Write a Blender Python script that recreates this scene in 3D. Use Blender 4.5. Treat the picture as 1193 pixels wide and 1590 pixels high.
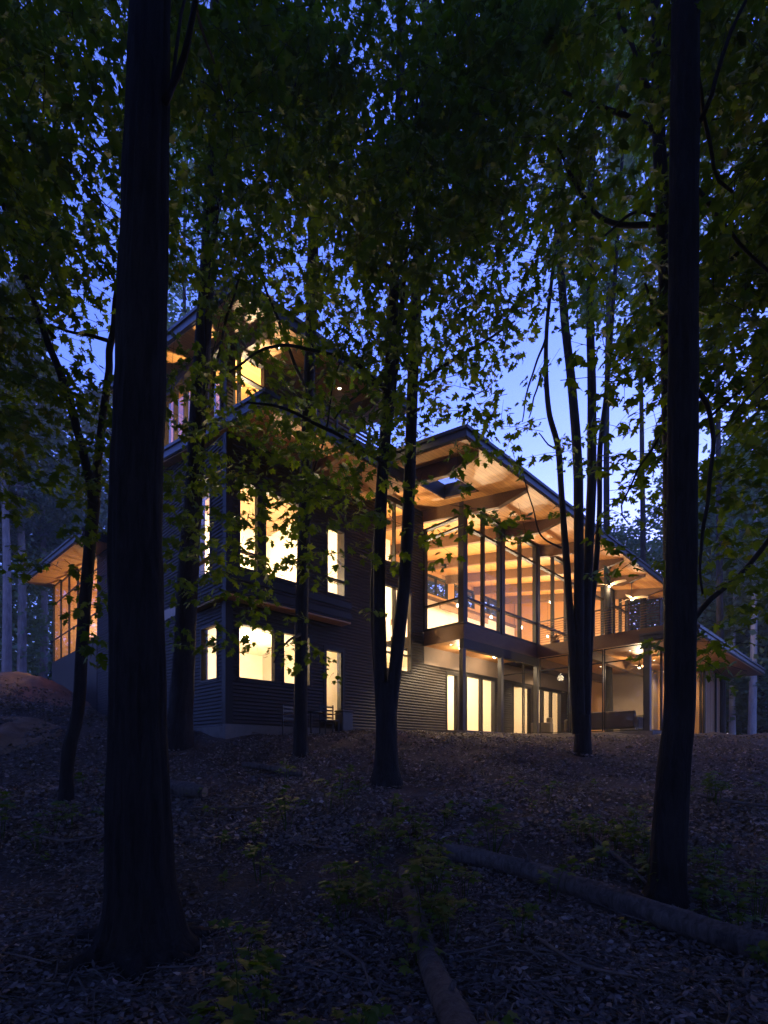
import bpy, math, random
import numpy as np
from mathutils import Vector, noise as mnoise

R = math.radians
random.seed(7)
rng = np.random.default_rng(11)
scene = bpy.context.scene
col = scene.collection
for o in list(bpy.data.objects):
    bpy.data.objects.remove(o)

# ------------------------------------------------------------------ camera
EYE = 1.65
FPX, CX, HY = 790.0, 596.5, 1172.0          # focal length and horizon in photo pixels (1193 x 1590)
cam = bpy.data.cameras.new('camera')
cam.sensor_fit = 'VERTICAL'
cam.sensor_height = 36.0
cam.lens = FPX / 1590.0 * 36.0
cam.shift_y = (HY - 795.0) / 1590.0
cam.clip_start = 0.05
cam.clip_end = 2000
camo = bpy.data.objects.new('camera', cam)
camo.location = (0, 0, EYE)
camo.rotation_euler = (R(90), 0, 0)
col.objects.link(camo)
scene.camera = camo

# ------------------------------------------------------------------ sky, sun, exposure
SUN_EL, SUN_ROT = 10.0, 25.0
world = bpy.data.worlds.new('World')
scene.world = world
world.use_nodes = True
wn = world.node_tree
bg = wn.nodes['Background']
sky = wn.nodes.new('ShaderNodeTexSky')
sky.sky_type = 'NISHITA'
sky.sun_disc = False
sky.sun_elevation = R(SUN_EL)
sky.sun_rotation = R(SUN_ROT)
sky.air_density = 1.0
sky.dust_density = 0.3
sky.ozone_density = 2.0
wb = wn.nodes.new('ShaderNodeMix')            # tungsten white balance of the photograph: daylight turns blue
wb.data_type = 'RGBA'
wb.blend_type = 'MULTIPLY'
wb.inputs['Factor'].default_value = 1.0
wb.inputs['B'].default_value = (0.55, 0.565, 1.5, 1)
wn.links.new(sky.outputs['Color'], wb.inputs['A'])
wn.links.new(wb.outputs['Result'], bg.inputs['Color'])
bg.inputs['Strength'].default_value = 0.14

sun = bpy.data.lights.new('sun', 'SUN')
sun.energy = 0.02
sun.angle = R(15)
sun.color = (1.0, 0.9, 0.8)
suno = bpy.data.objects.new('sun', sun)
suno.rotation_euler = (R(90 - SUN_EL - 8), 0, R(180 - SUN_ROT))
col.objects.link(suno)

vs = scene.view_settings
vs.view_transform = 'Standard'
vs.look = 'None'
vs.exposure = 1.85
vs.gamma = 1.0
scene.render.engine = 'CYCLES'
scene.cycles.use_denoising = True
scene.cycles.max_bounces = 6
scene.cycles.diffuse_bounces = 4
scene.cycles.glossy_bounces = 2
scene.cycles.light_sampling_threshold = 0.02
scene.cycles.transparent_max_bounces = 12
scene.cycles.sample_clamp_indirect = 4.0
scene.cycles.caustics_reflective = False
scene.cycles.caustics_refractive = False


# ------------------------------------------------------------------ small helpers
def tag(o, label=None, cat=None, group=None, kind=None):
    if label: o['label'] = label
    if cat: o['category'] = cat
    if group: o['group'] = group
    if kind: o['kind'] = kind
    return o


def link(o, parent=None):
    col.objects.link(o)
    if parent is not None:
        o.parent = parent
    return o


def empty(name, loc=(0, 0, 0), rz=0.0):
    o = bpy.data.objects.new(name, None)
    o.location = loc
    o.rotation_euler = (0, 0, rz)
    o.empty_display_size = 0.2
    return link(o)


def P(px, py, d):
    """photo pixel + distance in front of the camera -> world point"""
    return Vector(((px - CX) / FPX * d, d, EYE + (HY - py) / FPX * d))


class MB:
    def __init__(s):
        s.v, s.f, s.m = [], [], []

    def quad(s, pts, mi=0):
        n = len(s.v)
        s.v += [tuple(p) for p in pts]
        s.f.append(tuple(range(n, n + len(pts))))
        s.m.append(mi)

    def box(s, x0, x1, y0, y1, z0, z1, mi=0):
        n = len(s.v)
        s.v += [(x0, y0, z0), (x1, y0, z0), (x1, y1, z0), (x0, y1, z0), (x0, y0, z1), (x1, y0, z1), (x1, y1, z1), (x0, y1, z1)]
        for q in ((0, 3, 2, 1), (4, 5, 6, 7), (0, 1, 5, 4), (1, 2, 6, 5), (2, 3, 7, 6), (3, 0, 4, 7)):
            s.f.append(tuple(n + i for i in q))
            s.m.append(mi)

    def hexa(s, p, mi=0):
        n = len(s.v)
        s.v += [tuple(q) for q in p]
        for q in ((0, 3, 2, 1), (4, 5, 6, 7), (0, 1, 5, 4), (1, 2, 6, 5), (2, 3, 7, 6), (3, 0, 4, 7)):
            s.f.append(tuple(n + i for i in q))
            s.m.append(mi)

    def tube(s, pts, rad, n=8, cap=True, jag=None, mi=0):
        pts = [Vector(p) for p in pts]
        k = len(pts)
        base = len(s.v)
        up = Vector((0.31, 0.17, 0.93)).normalized()
        prev = None
        for i, p in enumerate(pts):
            t = (pts[min(i + 1, k - 1)] - pts[max(i - 1, 0)]).normalized()
            if prev is None:
                a = t.cross(Vector((1, 0, 0)) if abs(t.x) < 0.8 else Vector((0, 1, 0))).normalized()
            else:
                a = (prev - t * prev.dot(t)).normalized()
            prev = a
            b = t.cross(a)
            for j in range(n):
                th = 2 * math.pi * j / n
                r = rad[i] if jag is None else rad[i] * jag(i, th, p)
                s.v.append(tuple(p + (a * math.cos(th) + b * math.sin(th)) * r))
        for i in range(k - 1):
            for j in range(n):
                j2 = (j + 1) % n
                s.f.append((base + i * n + j, base + i * n + j2, base + (i + 1) * n + j2, base + (i + 1) * n + j))
                s.m.append(mi)
        if cap:
            s.f.append(tuple(base + j for j in reversed(range(n))))
            s.m.append(mi)
            s.f.append(tuple(base + (k - 1) * n + j for j in range(n)))
            s.m.append(mi)

    def lathe(s, prof, n=16, cx=0, cy=0, mi=0):
        base = len(s.v)
        for (r, z) in prof:
            for j in range(n):
                th = 2 * math.pi * j / n
                s.v.append((cx + r * math.cos(th), cy + r * math.sin(th), z))
        for i in range(len(prof) - 1):
            for j in range(n):
                j2 = (j + 1) % n
                s.f.append((base + i * n + j, base + i * n + j2, base + (i + 1) * n + j2, base + (i + 1) * n + j))
                s.m.append(mi)

    def build(s, name, mats, parent=None, smooth=False, kind=None):
        me = bpy.data.meshes.new(name)
        me.from_pydata(s.v, [], s.f)
        if not isinstance(mats, (list, tuple)):
            mats = [mats]
        for m in mats:
            me.materials.append(m)
        if any(s.m):
            me.polygons.foreach_set('material_index', s.m)
        if smooth:
            me.polygons.foreach_set('use_smooth', [True] * len(me.polygons))
        me.update()
        o = link(bpy.data.objects.new(name, me), parent)
        if kind:
            o['kind'] = kind
        return o


def soup(name, verts, nper, faces_per, count, mat, parent=None, rnd=None, kind=None):
    """count copies of one small shape: verts (count*nper,3), faces_per index lists into one copy"""
    lens = np.array([len(f) for f in faces_per], np.int32)
    loc = np.concatenate([np.array(f, np.int32) for f in faces_per])
    idx = (loc[None, :] + (np.arange(count, dtype=np.int32) * nper)[:, None]).ravel()
    tot = np.tile(lens, count)
    start = np.concatenate(([0], np.cumsum(tot)[:-1])).astype(np.int32)
    me = bpy.data.meshes.new(name)
    me.vertices.add(len(verts))
    me.vertices.foreach_set('co', np.ascontiguousarray(verts, np.float32).ravel())
    me.loops.add(len(idx))
    me.loops.foreach_set('vertex_index', idx)
    me.polygons.add(len(tot))
    me.polygons.foreach_set('loop_start', start)
    me.polygons.foreach_set('loop_total', tot.astype(np.int32))
    me.update(calc_edges=True)
    if rnd is not None:
        at = me.attributes.new('rnd', 'FLOAT', 'POINT')
        at.data.foreach_set('value', np.repeat(rnd.astype(np.float32), nper))
    me.materials.append(mat)
    o = link(bpy.data.objects.new(name, me), parent)
    if kind:
        o['kind'] = kind
    return o


def copy_tree(o, parent=None):
    c = o.copy()
    col.objects.link(c)
    c.parent = parent
    for ch in list(o.children):
        copy_tree(ch, c)
    return c


# ------------------------------------------------------------------ materials
def new_mat(name):
    m = bpy.data.materials.new(name)
    m.use_nodes = True
    nt = m.node_tree
    return m, nt, nt.nodes['Principled BSDF']


def N(nt, typ, **kw):
    n = nt.nodes.new(typ)
    for k, v in kw.items():
        if hasattr(n, k):
            setattr(n, k, v)
        else:
            n.inputs[k.replace('_', ' ')].default_value = v
    return n


def noisy(name, c1, c2, scale=4.0, rough=0.7, stretch=(1, 1, 1), bump=0.3, bscale=None, detail=6, dist=0.02, spec=0.3, metallic=0.0):
    m, nt, b = new_mat(name)
    tc = N(nt, 'ShaderNodeTexCoord')
    mp = N(nt, 'ShaderNodeMapping')
    mp.inputs['Scale'].default_value = stretch
    nt.links.new(tc.outputs['Object'], mp.inputs['Vector'])
    n1 = N(nt, 'ShaderNodeTexNoise', Scale=scale, Detail=detail, Roughness=0.65)
    nt.links.new(mp.outputs[0], n1.inputs['Vector'])
    cr = N(nt, 'ShaderNodeValToRGB')
    cr.color_ramp.elements[0].position = 0.3
    cr.color_ramp.elements[1].position = 0.7
    cr.color_ramp.elements[0].color = (*c1, 1)
    cr.color_ramp.elements[1].color = (*c2, 1)
    nt.links.new(n1.outputs['Fac'], cr.inputs['Fac'])
    nt.links.new(cr.outputs['Color'], b.inputs['Base Color'])
    b.inputs['Roughness'].default_value = rough
    b.inputs['Specular IOR Level'].default_value = spec
    b.inputs['Metallic'].default_value = metallic
    if bump:
        n2 = N(nt, 'ShaderNodeTexNoise', Scale=bscale or scale * 3, Detail=detail, Roughness=0.7)
        nt.links.new(mp.outputs[0], n2.inputs['Vector'])
        bp = N(nt, 'ShaderNodeBump', Strength=bump, Distance=dist)
        nt.links.new(n2.outputs['Fac'], bp.inputs['Height'])
        nt.links.new(bp.outputs['Normal'], b.inputs['Normal'])
    return m


def planks(name, c1, c2, axis='u', width=0.14, rough=0.5):
    """boards laid side by side: own tone per board, grain along them, fine dark joints"""
    m, nt, b = new_mat(name)
    tc = N(nt, 'ShaderNodeTexCoord')
    sp = N(nt, 'ShaderNodeSeparateXYZ')
    nt.links.new(tc.outputs['Object'], sp.inputs[0])
    across = {'u': 'Y', 'v': 'X', 'z': 'X'}[axis]
    dv = N(nt, 'ShaderNodeMath', operation='DIVIDE')
    nt.links.new(sp.outputs[across], dv.inputs[0])
    dv.inputs[1].default_value = width
    fl = N(nt, 'ShaderNodeMath', operation='FLOOR')
    nt.links.new(dv.outputs[0], fl.inputs[0])
    wn_ = N(nt, 'ShaderNodeTexWhiteNoise', noise_dimensions='1D')
    nt.links.new(fl.outputs[0], wn_.inputs['W'])
    mp = N(nt, 'ShaderNodeMapping')
    mp.inputs['Scale'].default_value = {'u': (1.2, 14, 14), 'v': (14, 1.2, 14), 'z': (14, 14, 1.2)}[axis]
    nt.links.new(tc.outputs['Object'], mp.inputs['Vector'])
    n1 = N(nt, 'ShaderNodeTexNoise', Scale=1.6, Detail=5, Roughness=0.6)
    nt.links.new(mp.outputs[0], n1.inputs['Vector'])
    ad = N(nt, 'ShaderNodeMath', operation='MULTIPLY_ADD')
    nt.links.new(wn_.outputs['Value'], ad.inputs[0])
    ad.inputs[1].default_value = 0.55
    m2 = N(nt, 'ShaderNodeMath', operation='MULTIPLY')
    nt.links.new(n1.outputs['Fac'], m2.inputs[0])
    m2.inputs[1].default_value = 0.6
    nt.links.new(m2.outputs[0], ad.inputs[2])
    mx = N(nt, 'ShaderNodeMix', data_type='RGBA')
    mx.inputs['A'].default_value = (*c1, 1)
    mx.inputs['B'].default_value = (*c2, 1)
    nt.links.new(ad.outputs[0], mx.inputs['Factor'])
    fr = N(nt, 'ShaderNodeMath', operation='FRACT')
    nt.links.new(dv.outputs[0], fr.inputs[0])
    gr = N(nt, 'ShaderNodeMath', operation='LESS_THAN')
    nt.links.new(fr.outputs[0], gr.inputs[0])
    gr.inputs[1].default_value = 0.06
    mg = N(nt, 'ShaderNodeMix', data_type='RGBA')
    nt.links.new(gr.outputs[0], mg.inputs['Factor'])
    nt.links.new(mx.outputs['Result'], mg.inputs['A'])
    mg.inputs['B'].default_value = (c1[0] * .35, c1[1] * .35, c1[2] * .35, 1)
    nt.links.new(mg.outputs['Result'], b.inputs['Base Color'])
    b.inputs['Roughness'].default_value = rough
    bp = N(nt, 'ShaderNodeBump', Strength=0.5, Distance=0.004, invert=True)
    nt.links.new(gr.outputs[0], bp.inputs['Height'])
    nt.links.new(bp.outputs['Normal'], b.inputs['Normal'])
    return m


def glass_mat(name, refl=0.08, tint=(0.96, 0.97, 0.96)):
    m, nt, b = new_mat(name)
    nt.nodes.remove(b)
    out = nt.nodes['Material Output']
    tr = N(nt, 'ShaderNodeBsdfTransparent')
    tr.inputs['Color'].default_value = (*tint, 1)
    gl = N(nt, 'ShaderNodeBsdfGlossy', Roughness=0.02)
    fr = N(nt, 'ShaderNodeLayerWeight', Blend=0.08)
    mp = N(nt, 'ShaderNodeMapRange')
    mp.inputs['To Min'].default_value = refl * 0.5
    mp.inputs['To Max'].default_value = 0.4
    nt.links.new(fr.outputs['Fresnel'], mp.inputs['Value'])
    mx = N(nt, 'ShaderNodeMixShader')
    nt.links.new(mp.outputs[0], mx.inputs['Fac'])
    nt.links.new(tr.outputs[0], mx.inputs[1])
    nt.links.new(gl.outputs[0], mx.inputs[2])
    nt.links.new(mx.outputs[0], out.inputs['Surface'])
    return m


def emit_mat(name, c, s):
    m, nt, b = new_mat(name)
    b.inputs['Base Color'].default_value = (*c, 1)
    b.inputs['Emission Color'].default_value = (*c, 1)
    b.inputs['Emission Strength'].default_value = s
    return m


def leaf_mat(name, stops, trans=0.45, rough=0.55):
    m, nt, b = new_mat(name)
    at = N(nt, 'ShaderNodeAttribute', attribute_name='rnd')
    cr = N(nt, 'ShaderNodeValToRGB')
    el = cr.color_ramp.elements
    el[0].position, el[0].color = stops[0][0], (*stops[0][1], 1)
    el[1].position, el[1].color = stops[-1][0], (*stops[-1][1], 1)
    for p, c in stops[1:-1]:
        e = el.new(p)
        e.color = (*c, 1)
    nt.links.new(at.outputs['Fac'], cr.inputs['Fac'])
    b.inputs['Roughness'].default_value = rough
    b.inputs['Specular IOR Level'].default_value = 0.25
    nt.links.new(cr.outputs['Color'], b.inputs['Base Color'])
    tl = N(nt, 'ShaderNodeBsdfTranslucent')
    mul = N(nt, 'ShaderNodeMix', data_type='RGBA', blend_type='MULTIPLY')
    mul.inputs['Factor'].default_value = 1
    mul.inputs['B'].default_value = (1.75, 1.8, 0.35, 1)
    nt.links.new(cr.outputs['Color'], mul.inputs['A'])
    nt.links.new(mul.outputs['Result'], tl.inputs['Color'])
    mx = N(nt, 'ShaderNodeMixShader')
    mx.inputs['Fac'].default_value = trans
    nt.links.new(b.outputs[0], mx.inputs[1])
    nt.links.new(tl.outputs[0], mx.inputs[2])
    nt.links.new(mx.outputs[0], nt.nodes['Material Output'].inputs['Surface'])
    return m


def bark_mat(name, c1, c2, sc=9.0, bump=0.8):
    m, nt, b = new_mat(name)
    tc = N(nt, 'ShaderNodeTexCoord')
    mp = N(nt, 'ShaderNodeMapping')
    mp.inputs['Scale'].default_value = (1, 1, 0.16)
    nt.links.new(tc.outputs['Object'], mp.inputs['Vector'])
    n1 = N(nt, 'ShaderNodeTexNoise', Scale=sc * 2.2, Detail=8, Roughness=0.7, Distortion=0.6)
    nt.links.new(mp.outputs[0], n1.inputs['Vector'])
    n3 = N(nt, 'ShaderNodeTexNoise', Scale=1.7, Detail=3)
    nt.links.new(tc.outputs['Object'], n3.inputs['Vector'])
    ad = N(nt, 'ShaderNodeMath', operation='MULTIPLY_ADD')
    nt.links.new(n3.outputs['Fac'], ad.inputs[0])
    ad.inputs[1].default_value = 0.45
    nt.links.new(n1.outputs['Fac'], ad.inputs[2])
    cr = N(nt, 'ShaderNodeValToRGB')
    cr.color_ramp.elements[0].position = 0.5
    cr.color_ramp.elements[1].position = 0.9
    cr.color_ramp.elements[0].color = (*c1, 1)
    cr.color_ramp.elements[1].color = (*c2, 1)
    nt.links.new(ad.outputs[0], cr.inputs['Fac'])
    nt.links.new(cr.outputs['Color'], b.inputs['Base Color'])
    b.inputs['Roughness'].default_value = 0.85
    b.inputs['Specular IOR Level'].default_value = 0.2
    bp = N(nt, 'ShaderNodeBump', Strength=bump, Distance=0.06)
    nt.links.new(n1.outputs['Fac'], bp.inputs['Height'])
    nt.links.new(bp.outputs['Normal'], b.inputs['Normal'])
    return m


M = {}
M['siding'] = noisy('charcoal_siding', (.022, .0165, .0135), (.033, .026, .021), 1.2, 0.55, (1, 1, 1), 0.08, 60, spec=0.22)
M['trim'] = noisy('dark_trim', (.008, .006, .005), (.014, .011, .009), 2.0, 0.5, (1, 1, 1), 0.05, 40, spec=0.25)
M['fascia'] = noisy('dark_metal_fascia', (.030, .030, .033), (.044, .043, .046), 1.5, 0.4, (1, 1, 1), 0.05, 30, spec=0.5)
M['soffit'] = planks('cedar_soffit', (.44, .19, .055), (.60, .30, .095), 'u', 0.14)
M['boards'] = planks('cedar_wall_boards', (.34, .16, .06), (.50, .26, .10), 'z', 0.16)
M['beam'] = noisy('glulam_beam', (.085, .044, .022), (.15, .078, .038), 3.0, 0.55, (1, 8, 8), 0.15, 12)
M['panel'] = noisy('taupe_panel', (.20, .15, .115), (.25, .19, .15), 1.0, 0.6, (1, 1, 1), 0.03)
M['cream'] = noisy('cream_plaster', (.76, .69, .56), (.80, .73, .61), 0.6, 0.8, (1, 1, 1), 0.03)
M['white'] = noisy('white_plaster', (.80, .74, .62), (.84, .78, .68), 0.6, 0.8, (1, 1, 1), 0.03)
M['floor'] = planks('oak_floor', (.24, .13, .06), (.36, .21, .10), 'u', 0.12, 0.35)
M['glass'] = glass_mat('window_glass', 0.05)
M['screen'] = glass_mat('screen_mesh', 0.03, (.74, .73, .72))
M['concrete'] = noisy('concrete', (.13, .12, .11), (.20, .185, .17), 3.0, 0.85, (1, 1, 1), 0.2, 30)
M['metal'] = noisy('black_metal', (.02, .018, .017), (.035, .03, .028), 5, 0.4, (1, 1, 1), 0.05, spec=0.5)
M['slat'] = noisy('brown_slat', (.13, .065, .032), (.19, .10, .05), 4, 0.55, (1, 6, 6), 0.1)
M['fabric'] = noisy('grey_brown_fabric', (.13, .10, .08), (.18, .145, .115), 40, 0.9, (1, 1, 1), 0.3, 200)
M['pillow'] = noisy('sand_fabric', (.34, .27, .19), (.42, .34, .25), 40, 0.9, (1, 1, 1), 0.3, 200)
M['fan'] = noisy('pale_fan_blade', (.42, .30, .18), (.55, .40, .26), 6, 0.5, (1, 1, 1), 0.05)
M['lamp'] = emit_mat('lamp_glow', (1.0, .80, .50), 9.0)
M['shade'] = emit_mat('lamp_shade_glow', (1.0, .78, .46), 2.2)
M['paint'] = noisy('pale_print', (.62, .55, .40), (.35, .33, .26), 7, 0.7, (1, 1, 1), 0)
M['bark'] = bark_mat('maple_bark', (.007, .006, .005), (.032, .027, .024), 9)
M['bark2'] = bark_mat('smooth_bark', (.008, .007, .006), (.028, .024, .021), 6, 0.4)
M['birch'] = bark_mat('pale_bark', (.28, .27, .26), (.55, .53, .52), 5, 0.4)
M['pinebark'] = bark_mat('pine_bark', (.13, .11, .10), (.28, .24, .23), 7, 0.8)
M['logbark'] = bark_mat('log_bark', (.035, .030, .027), (.15, .13, .118), 8, 0.8)
M['cutwood'] = noisy('cut_wood', (.20, .15, .10), (.30, .23, .16), 12, 0.8, (1, 1, 1), 0.3)
M['leaf'] = leaf_mat('maple_leaf', [(0, (.046, .084, .005)), (.45, (.076, .122, .008)), (.85, (.115, .16, .011)), (1, (.14, .135, .013))], 0.48)
M['leaf_far'] = leaf_mat('far_leaf', [(0, (.085, .13, .09)), (.6, (.12, .18, .12)), (1, (.16, .21, .15))], 0.35)  # paler and bluer than near leaves: haze and sky light put into the colour
M['needle'] = leaf_mat('pine_needle', [(0, (.08, .105, .08)), (1, (.13, .16, .12))], 0.25)  # brightened the same way, distant sky light put into the colour
M['litter'] = leaf_mat('dead_leaf', [(0, (.075, .058, .052)), (.5, (.165, .132, .124)), (.85, (.27, .225, .21)), (1, (.34, .30, .28))], 0.1, 0.7)
M['twig'] = noisy('dead_twig', (.07, .055, .045), (.16, .13, .11), 9, 0.85, (1, 1, 1), 0.2)
M['seedling'] = leaf_mat('seedling_leaf', [(0, (.045, .085, .010)), (.6, (.075, .125, .014)), (1, (.11, .15, .020))], 0.4)


def ground_mat():
    m, nt, b = new_mat('forest_floor')
    tc = N(nt, 'ShaderNodeTexCoord')
    n1 = N(nt, 'ShaderNodeTexNoise', Scale=0.7, Detail=8, Roughness=0.65)
    n2 = N(nt, 'ShaderNodeTexNoise', Scale=22, Detail=6, Roughness=0.75)
    v = N(nt, 'ShaderNodeTexVoronoi', Scale=26)
    for n in (n1, n2, v):
        nt.links.new(tc.outputs['Object'], n.inputs['Vector'])
    cr = N(nt, 'ShaderNodeValToRGB')
    cr.color_ramp.elements[0].position, cr.color_ramp.elements[0].color = .32, (.040, .030, .023, 1)
    cr.color_ramp.elements[1].position, cr.color_ramp.elements[1].color = .68, (.120, .094, .072, 1)
    mx = N(nt, 'ShaderNodeMath', operation='MULTIPLY_ADD')
    nt.links.new(n1.outputs['Fac'], mx.inputs[0])
    mx.inputs[1].default_value = .5
    h = N(nt, 'ShaderNodeMath', operation='MULTIPLY')
    nt.links.new(n2.outputs['Fac'], h.inputs[0])
    h.inputs[1].default_value = .5
    nt.links.new(h.outputs[0], mx.inputs[2])
    nt.links.new(mx.outputs[0], cr.inputs['Fac'])
    nt.links.new(cr.outputs['Color'], b.inputs['Base Color'])
    b.inputs['Roughness'].default_value = .9
    b.inputs['Specular IOR Level'].default_value = .15
    ad = N(nt, 'ShaderNodeMath', operation='ADD')
    nt.links.new(n2.outputs['Fac'], ad.inputs[0])
    nt.links.new(v.outputs['Distance'], ad.inputs[1])
    bp = N(nt, 'ShaderNodeBump', Strength=.8, Distance=.04)
    nt.links.new(ad.outputs[0], bp.inputs['Height'])
    nt.links.new(bp.outputs['Normal'], b.inputs['Normal'])
    return m


M['ground'] = ground_mat()
M['soil'] = noisy('bare_soil', (.13, .075, .040), (.24, .15, .085), 3, 0.9, (1, 1, 1), 0.6, 14, dist=.05)

# ------------------------------------------------------------------ ground
GY = np.array([-40, 0, 4, 5.5, 7, 9, 11, 13, 14.5, 17, 20, 26, 36, 60, 250])
GZ = np.array([-.3, 0, .0, .1, .36, .82, 1.12, 1.78, 2.22, 2.42, 2.44, 2.35, 2.0, 2.2, 3.0])


def ground_z(x, y):
    x = np.asarray(x, float)
    y = np.asarray(y, float)
    z = np.interp(y, GY, GZ)
    z = (z + np.interp(y - .6, GY, GZ) + np.interp(y + .6, GY, GZ)) / 3
    gate = np.clip((y - 9) / 6, 0, 1)
    z = z + gate * np.clip(-x - 4.6, 0, 14) * .105
    z = z + 1.45 * np.exp(-(((x + 16.3) / 3.0) ** 2 + ((y - 23.0) / 3.2) ** 2))
    z = z - gate * .085 * np.clip(x - .5, 0, 6) * np.clip(1 - (y - 15) / 4, 0, 1)
    z = z - .05 * np.clip(x - 12, 0, 30) * np.clip((y - 20) / 10, 0, 1)
    z = z + .05 * np.sin(x * 1.3 + y * .7) * np.sin(y * 1.1 - x * .4) + .03 * np.sin(x * 3.1 + 1) * np.sin(y * 2.7)
    return z


def gz(x, y):
    return float(ground_z(x, y))


def axis_cuts(lo, hi, dlo, dhi, fine, coarse):
    a = list(np.arange(dlo, dhi, fine))
    s, x = fine, dlo
    left = []
    while x > lo:
        s = min(s * 1.18, coarse)
        x -= s
        left.append(x)
    s, x = fine, dhi
    right = []
    while x < hi:
        right.append(x)
        s = min(s * 1.18, coarse)
        x += s
    return np.array(left[::-1] + a + right)


gx = axis_cuts(-240, 240, -14, 14, .16, 12)
gy = axis_cuts(-60, 300, 1.2, 24, .16, 12)
X, Y = np.meshgrid(gx, gy)
Z = ground_z(X, Y)
near = np.clip(1 - (Y - 22) / 10, 0, 1)
rough = np.array([mnoise.fractal(Vector((a * 1.6, b * 1.6, 3.3)), 1.0, 2.1, 4) for a, b in zip(X.ravel(), Y.ravel())]).reshape(X.shape)
Z = Z + near * .045 * rough
nx, ny = len(gx), len(gy)
gverts = np.stack([X.ravel(), Y.ravel(), Z.ravel()], 1)
ii, jj = np.meshgrid(np.arange(nx - 1), np.arange(ny - 1))
a0 = (jj * nx + ii).ravel()
gf = np.stack([a0, a0 + 1, a0 + nx + 1, a0 + nx], 1)
me = bpy.data.meshes.new('ground')
me.from_pydata(gverts.tolist(), [], gf.tolist())
me.materials.append(M['ground'])
me.polygons.foreach_set('use_smooth', [True] * len(me.polygons))
me.update()
tag(link(bpy.data.objects.new('ground', me)), 'leaf-strewn forest floor rising to the house', kind='structure')

# ------------------------------------------------------------------ house (own axes: u along the glazed front, v into the hill, both at 45 degrees to the view)
OX, OY = (720 - CX) / FPX * 18.5, 18.5
HR = R(45)
V1, UC = 1.91, -8.30
FL1, B0, FL2 = 2.55, 5.88, 6.43


def hw(u, v, z):
    """house axes -> world"""
    c = math.sqrt(.5)
    return Vector((OX + c * (u - v), OY + c * (u + v), z))


house = empty('house', (OX, OY, 0), HR)
tag(house, 'large modern house with dark siding, glowing windows and wide timber eaves', 'house')


def pp(plane, c, a, off, z):
    return (a, c - off, z) if plane == 'v' else (c - off, a, z)


def pbox(mb, plane, c, a0, a1, o0, o1, z0, z1, mi=0):
    """box on a wall plane: a along the wall, o outwards"""
    if plane == 'v':
        mb.box(a0, a1, c - o1, c - o0, z0, z1, mi)
    else:
        mb.box(c - o1, c - o0, a0, a1, z0, z1, mi)


def bx(name, mat, parent, *b, kind=None):
    m = MB()
    m.box(*b)
    return m.build(name, mat, parent, kind=kind)


def plate(name, mats, parent, mapf, a0, a1, b0, b1, holes=()):
    ac = sorted({a0, a1, *[min(max(h[k], a0), a1) for h in holes for k in (0, 1)]})
    bc = sorted({b0, b1, *[min(max(h[k], b0), b1) for h in holes for k in (2, 3)]})
    na, nb = len(ac) - 1, len(bc) - 1

    def solid(i, j):
        if not (0 <= i < na and 0 <= j < nb):
            return False
        x, z = (ac[i] + ac[i + 1]) / 2, (bc[j] + bc[j + 1]) / 2
        return not any(h[0] < x < h[1] and h[2] < z < h[3] for h in holes)
    vid, mb = {}, MB()

    def V(i, j, t):
        k = (i, j, t)
        if k not in vid:
            vid[k] = len(mb.v)
            mb.v.append(tuple(mapf(ac[i], bc[j], t)))
        return vid[k]

    def F(ks, mi):
        mb.f.append(tuple(V(*k) for k in ks))
        mb.m.append(mi)
    for i in range(na):
        for j in range(nb):
            if not solid(i, j):
                continue
            F([(i, j, 0), (i + 1, j, 0), (i + 1, j + 1, 0), (i, j + 1, 0)], 0)
            F([(i, j, 1), (i, j + 1, 1), (i + 1, j + 1, 1), (i + 1, j, 1)], 1 if len(mats) > 1 else 0)
            for di, dj, e in ((-1, 0, ((i, j), (i, j + 1))), (1, 0, ((i + 1, j), (i + 1, j + 1))), (0, -1, ((i, j), (i + 1, j))), (0, 1, ((i, j + 1), (i + 1, j + 1)))):
                if not solid(i + di, j + dj):
                    F([(*e[0], 0), (*e[0], 1), (*e[1], 1), (*e[1], 0)], 0)
    return mb.build(name, list(mats), parent)


def wall(plane, c, a0, a1, z0, z1, holes=(), th=.2, top=None, siding=True, inside='cream', course=.105):
    tp = top or (lambda a: 1e9)

    def mapf(a, b, t):
        return pp(plane, c, a, -th * t, min(b, tp(a)))
    w = plate('wall', [M['trim'], M[inside]], house, mapf, a0, a1, z0, z1, holes)
    if siding:
        mb = MB()
        z = z0
        while z < z1 - .02:
            h = min(course, z1 - z)
            zm = z + h / 2
            hs = sorted([(hh[0], hh[1]) for hh in holes if hh[2] < zm < hh[3]])
            segs, x = [], a0
            for p, q in hs:
                if p > x:
                    segs.append((x, min(p, a1)))
                x = max(x, q)
            if x < a1:
                segs.append((x, a1))
            for p, q in segs:
                if zm > min(tp(p), tp(q)):
                    continue
                zt = z + h
                prof = [(0.0, z), (.034, z + .006), (.036, z + .03), (.010, zt)]
                for (o0, za), (o1, zb) in zip(prof[:-1], prof[1:]):
                    mb.quad([pp(plane, c, p, o0, za), pp(plane, c, q, o0, za), pp(plane, c, q, o1, zb), pp(plane, c, p, o1, zb)])
            z += course
        mb.build('siding', M['siding'], w, kind='stuff')
    return w


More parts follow.
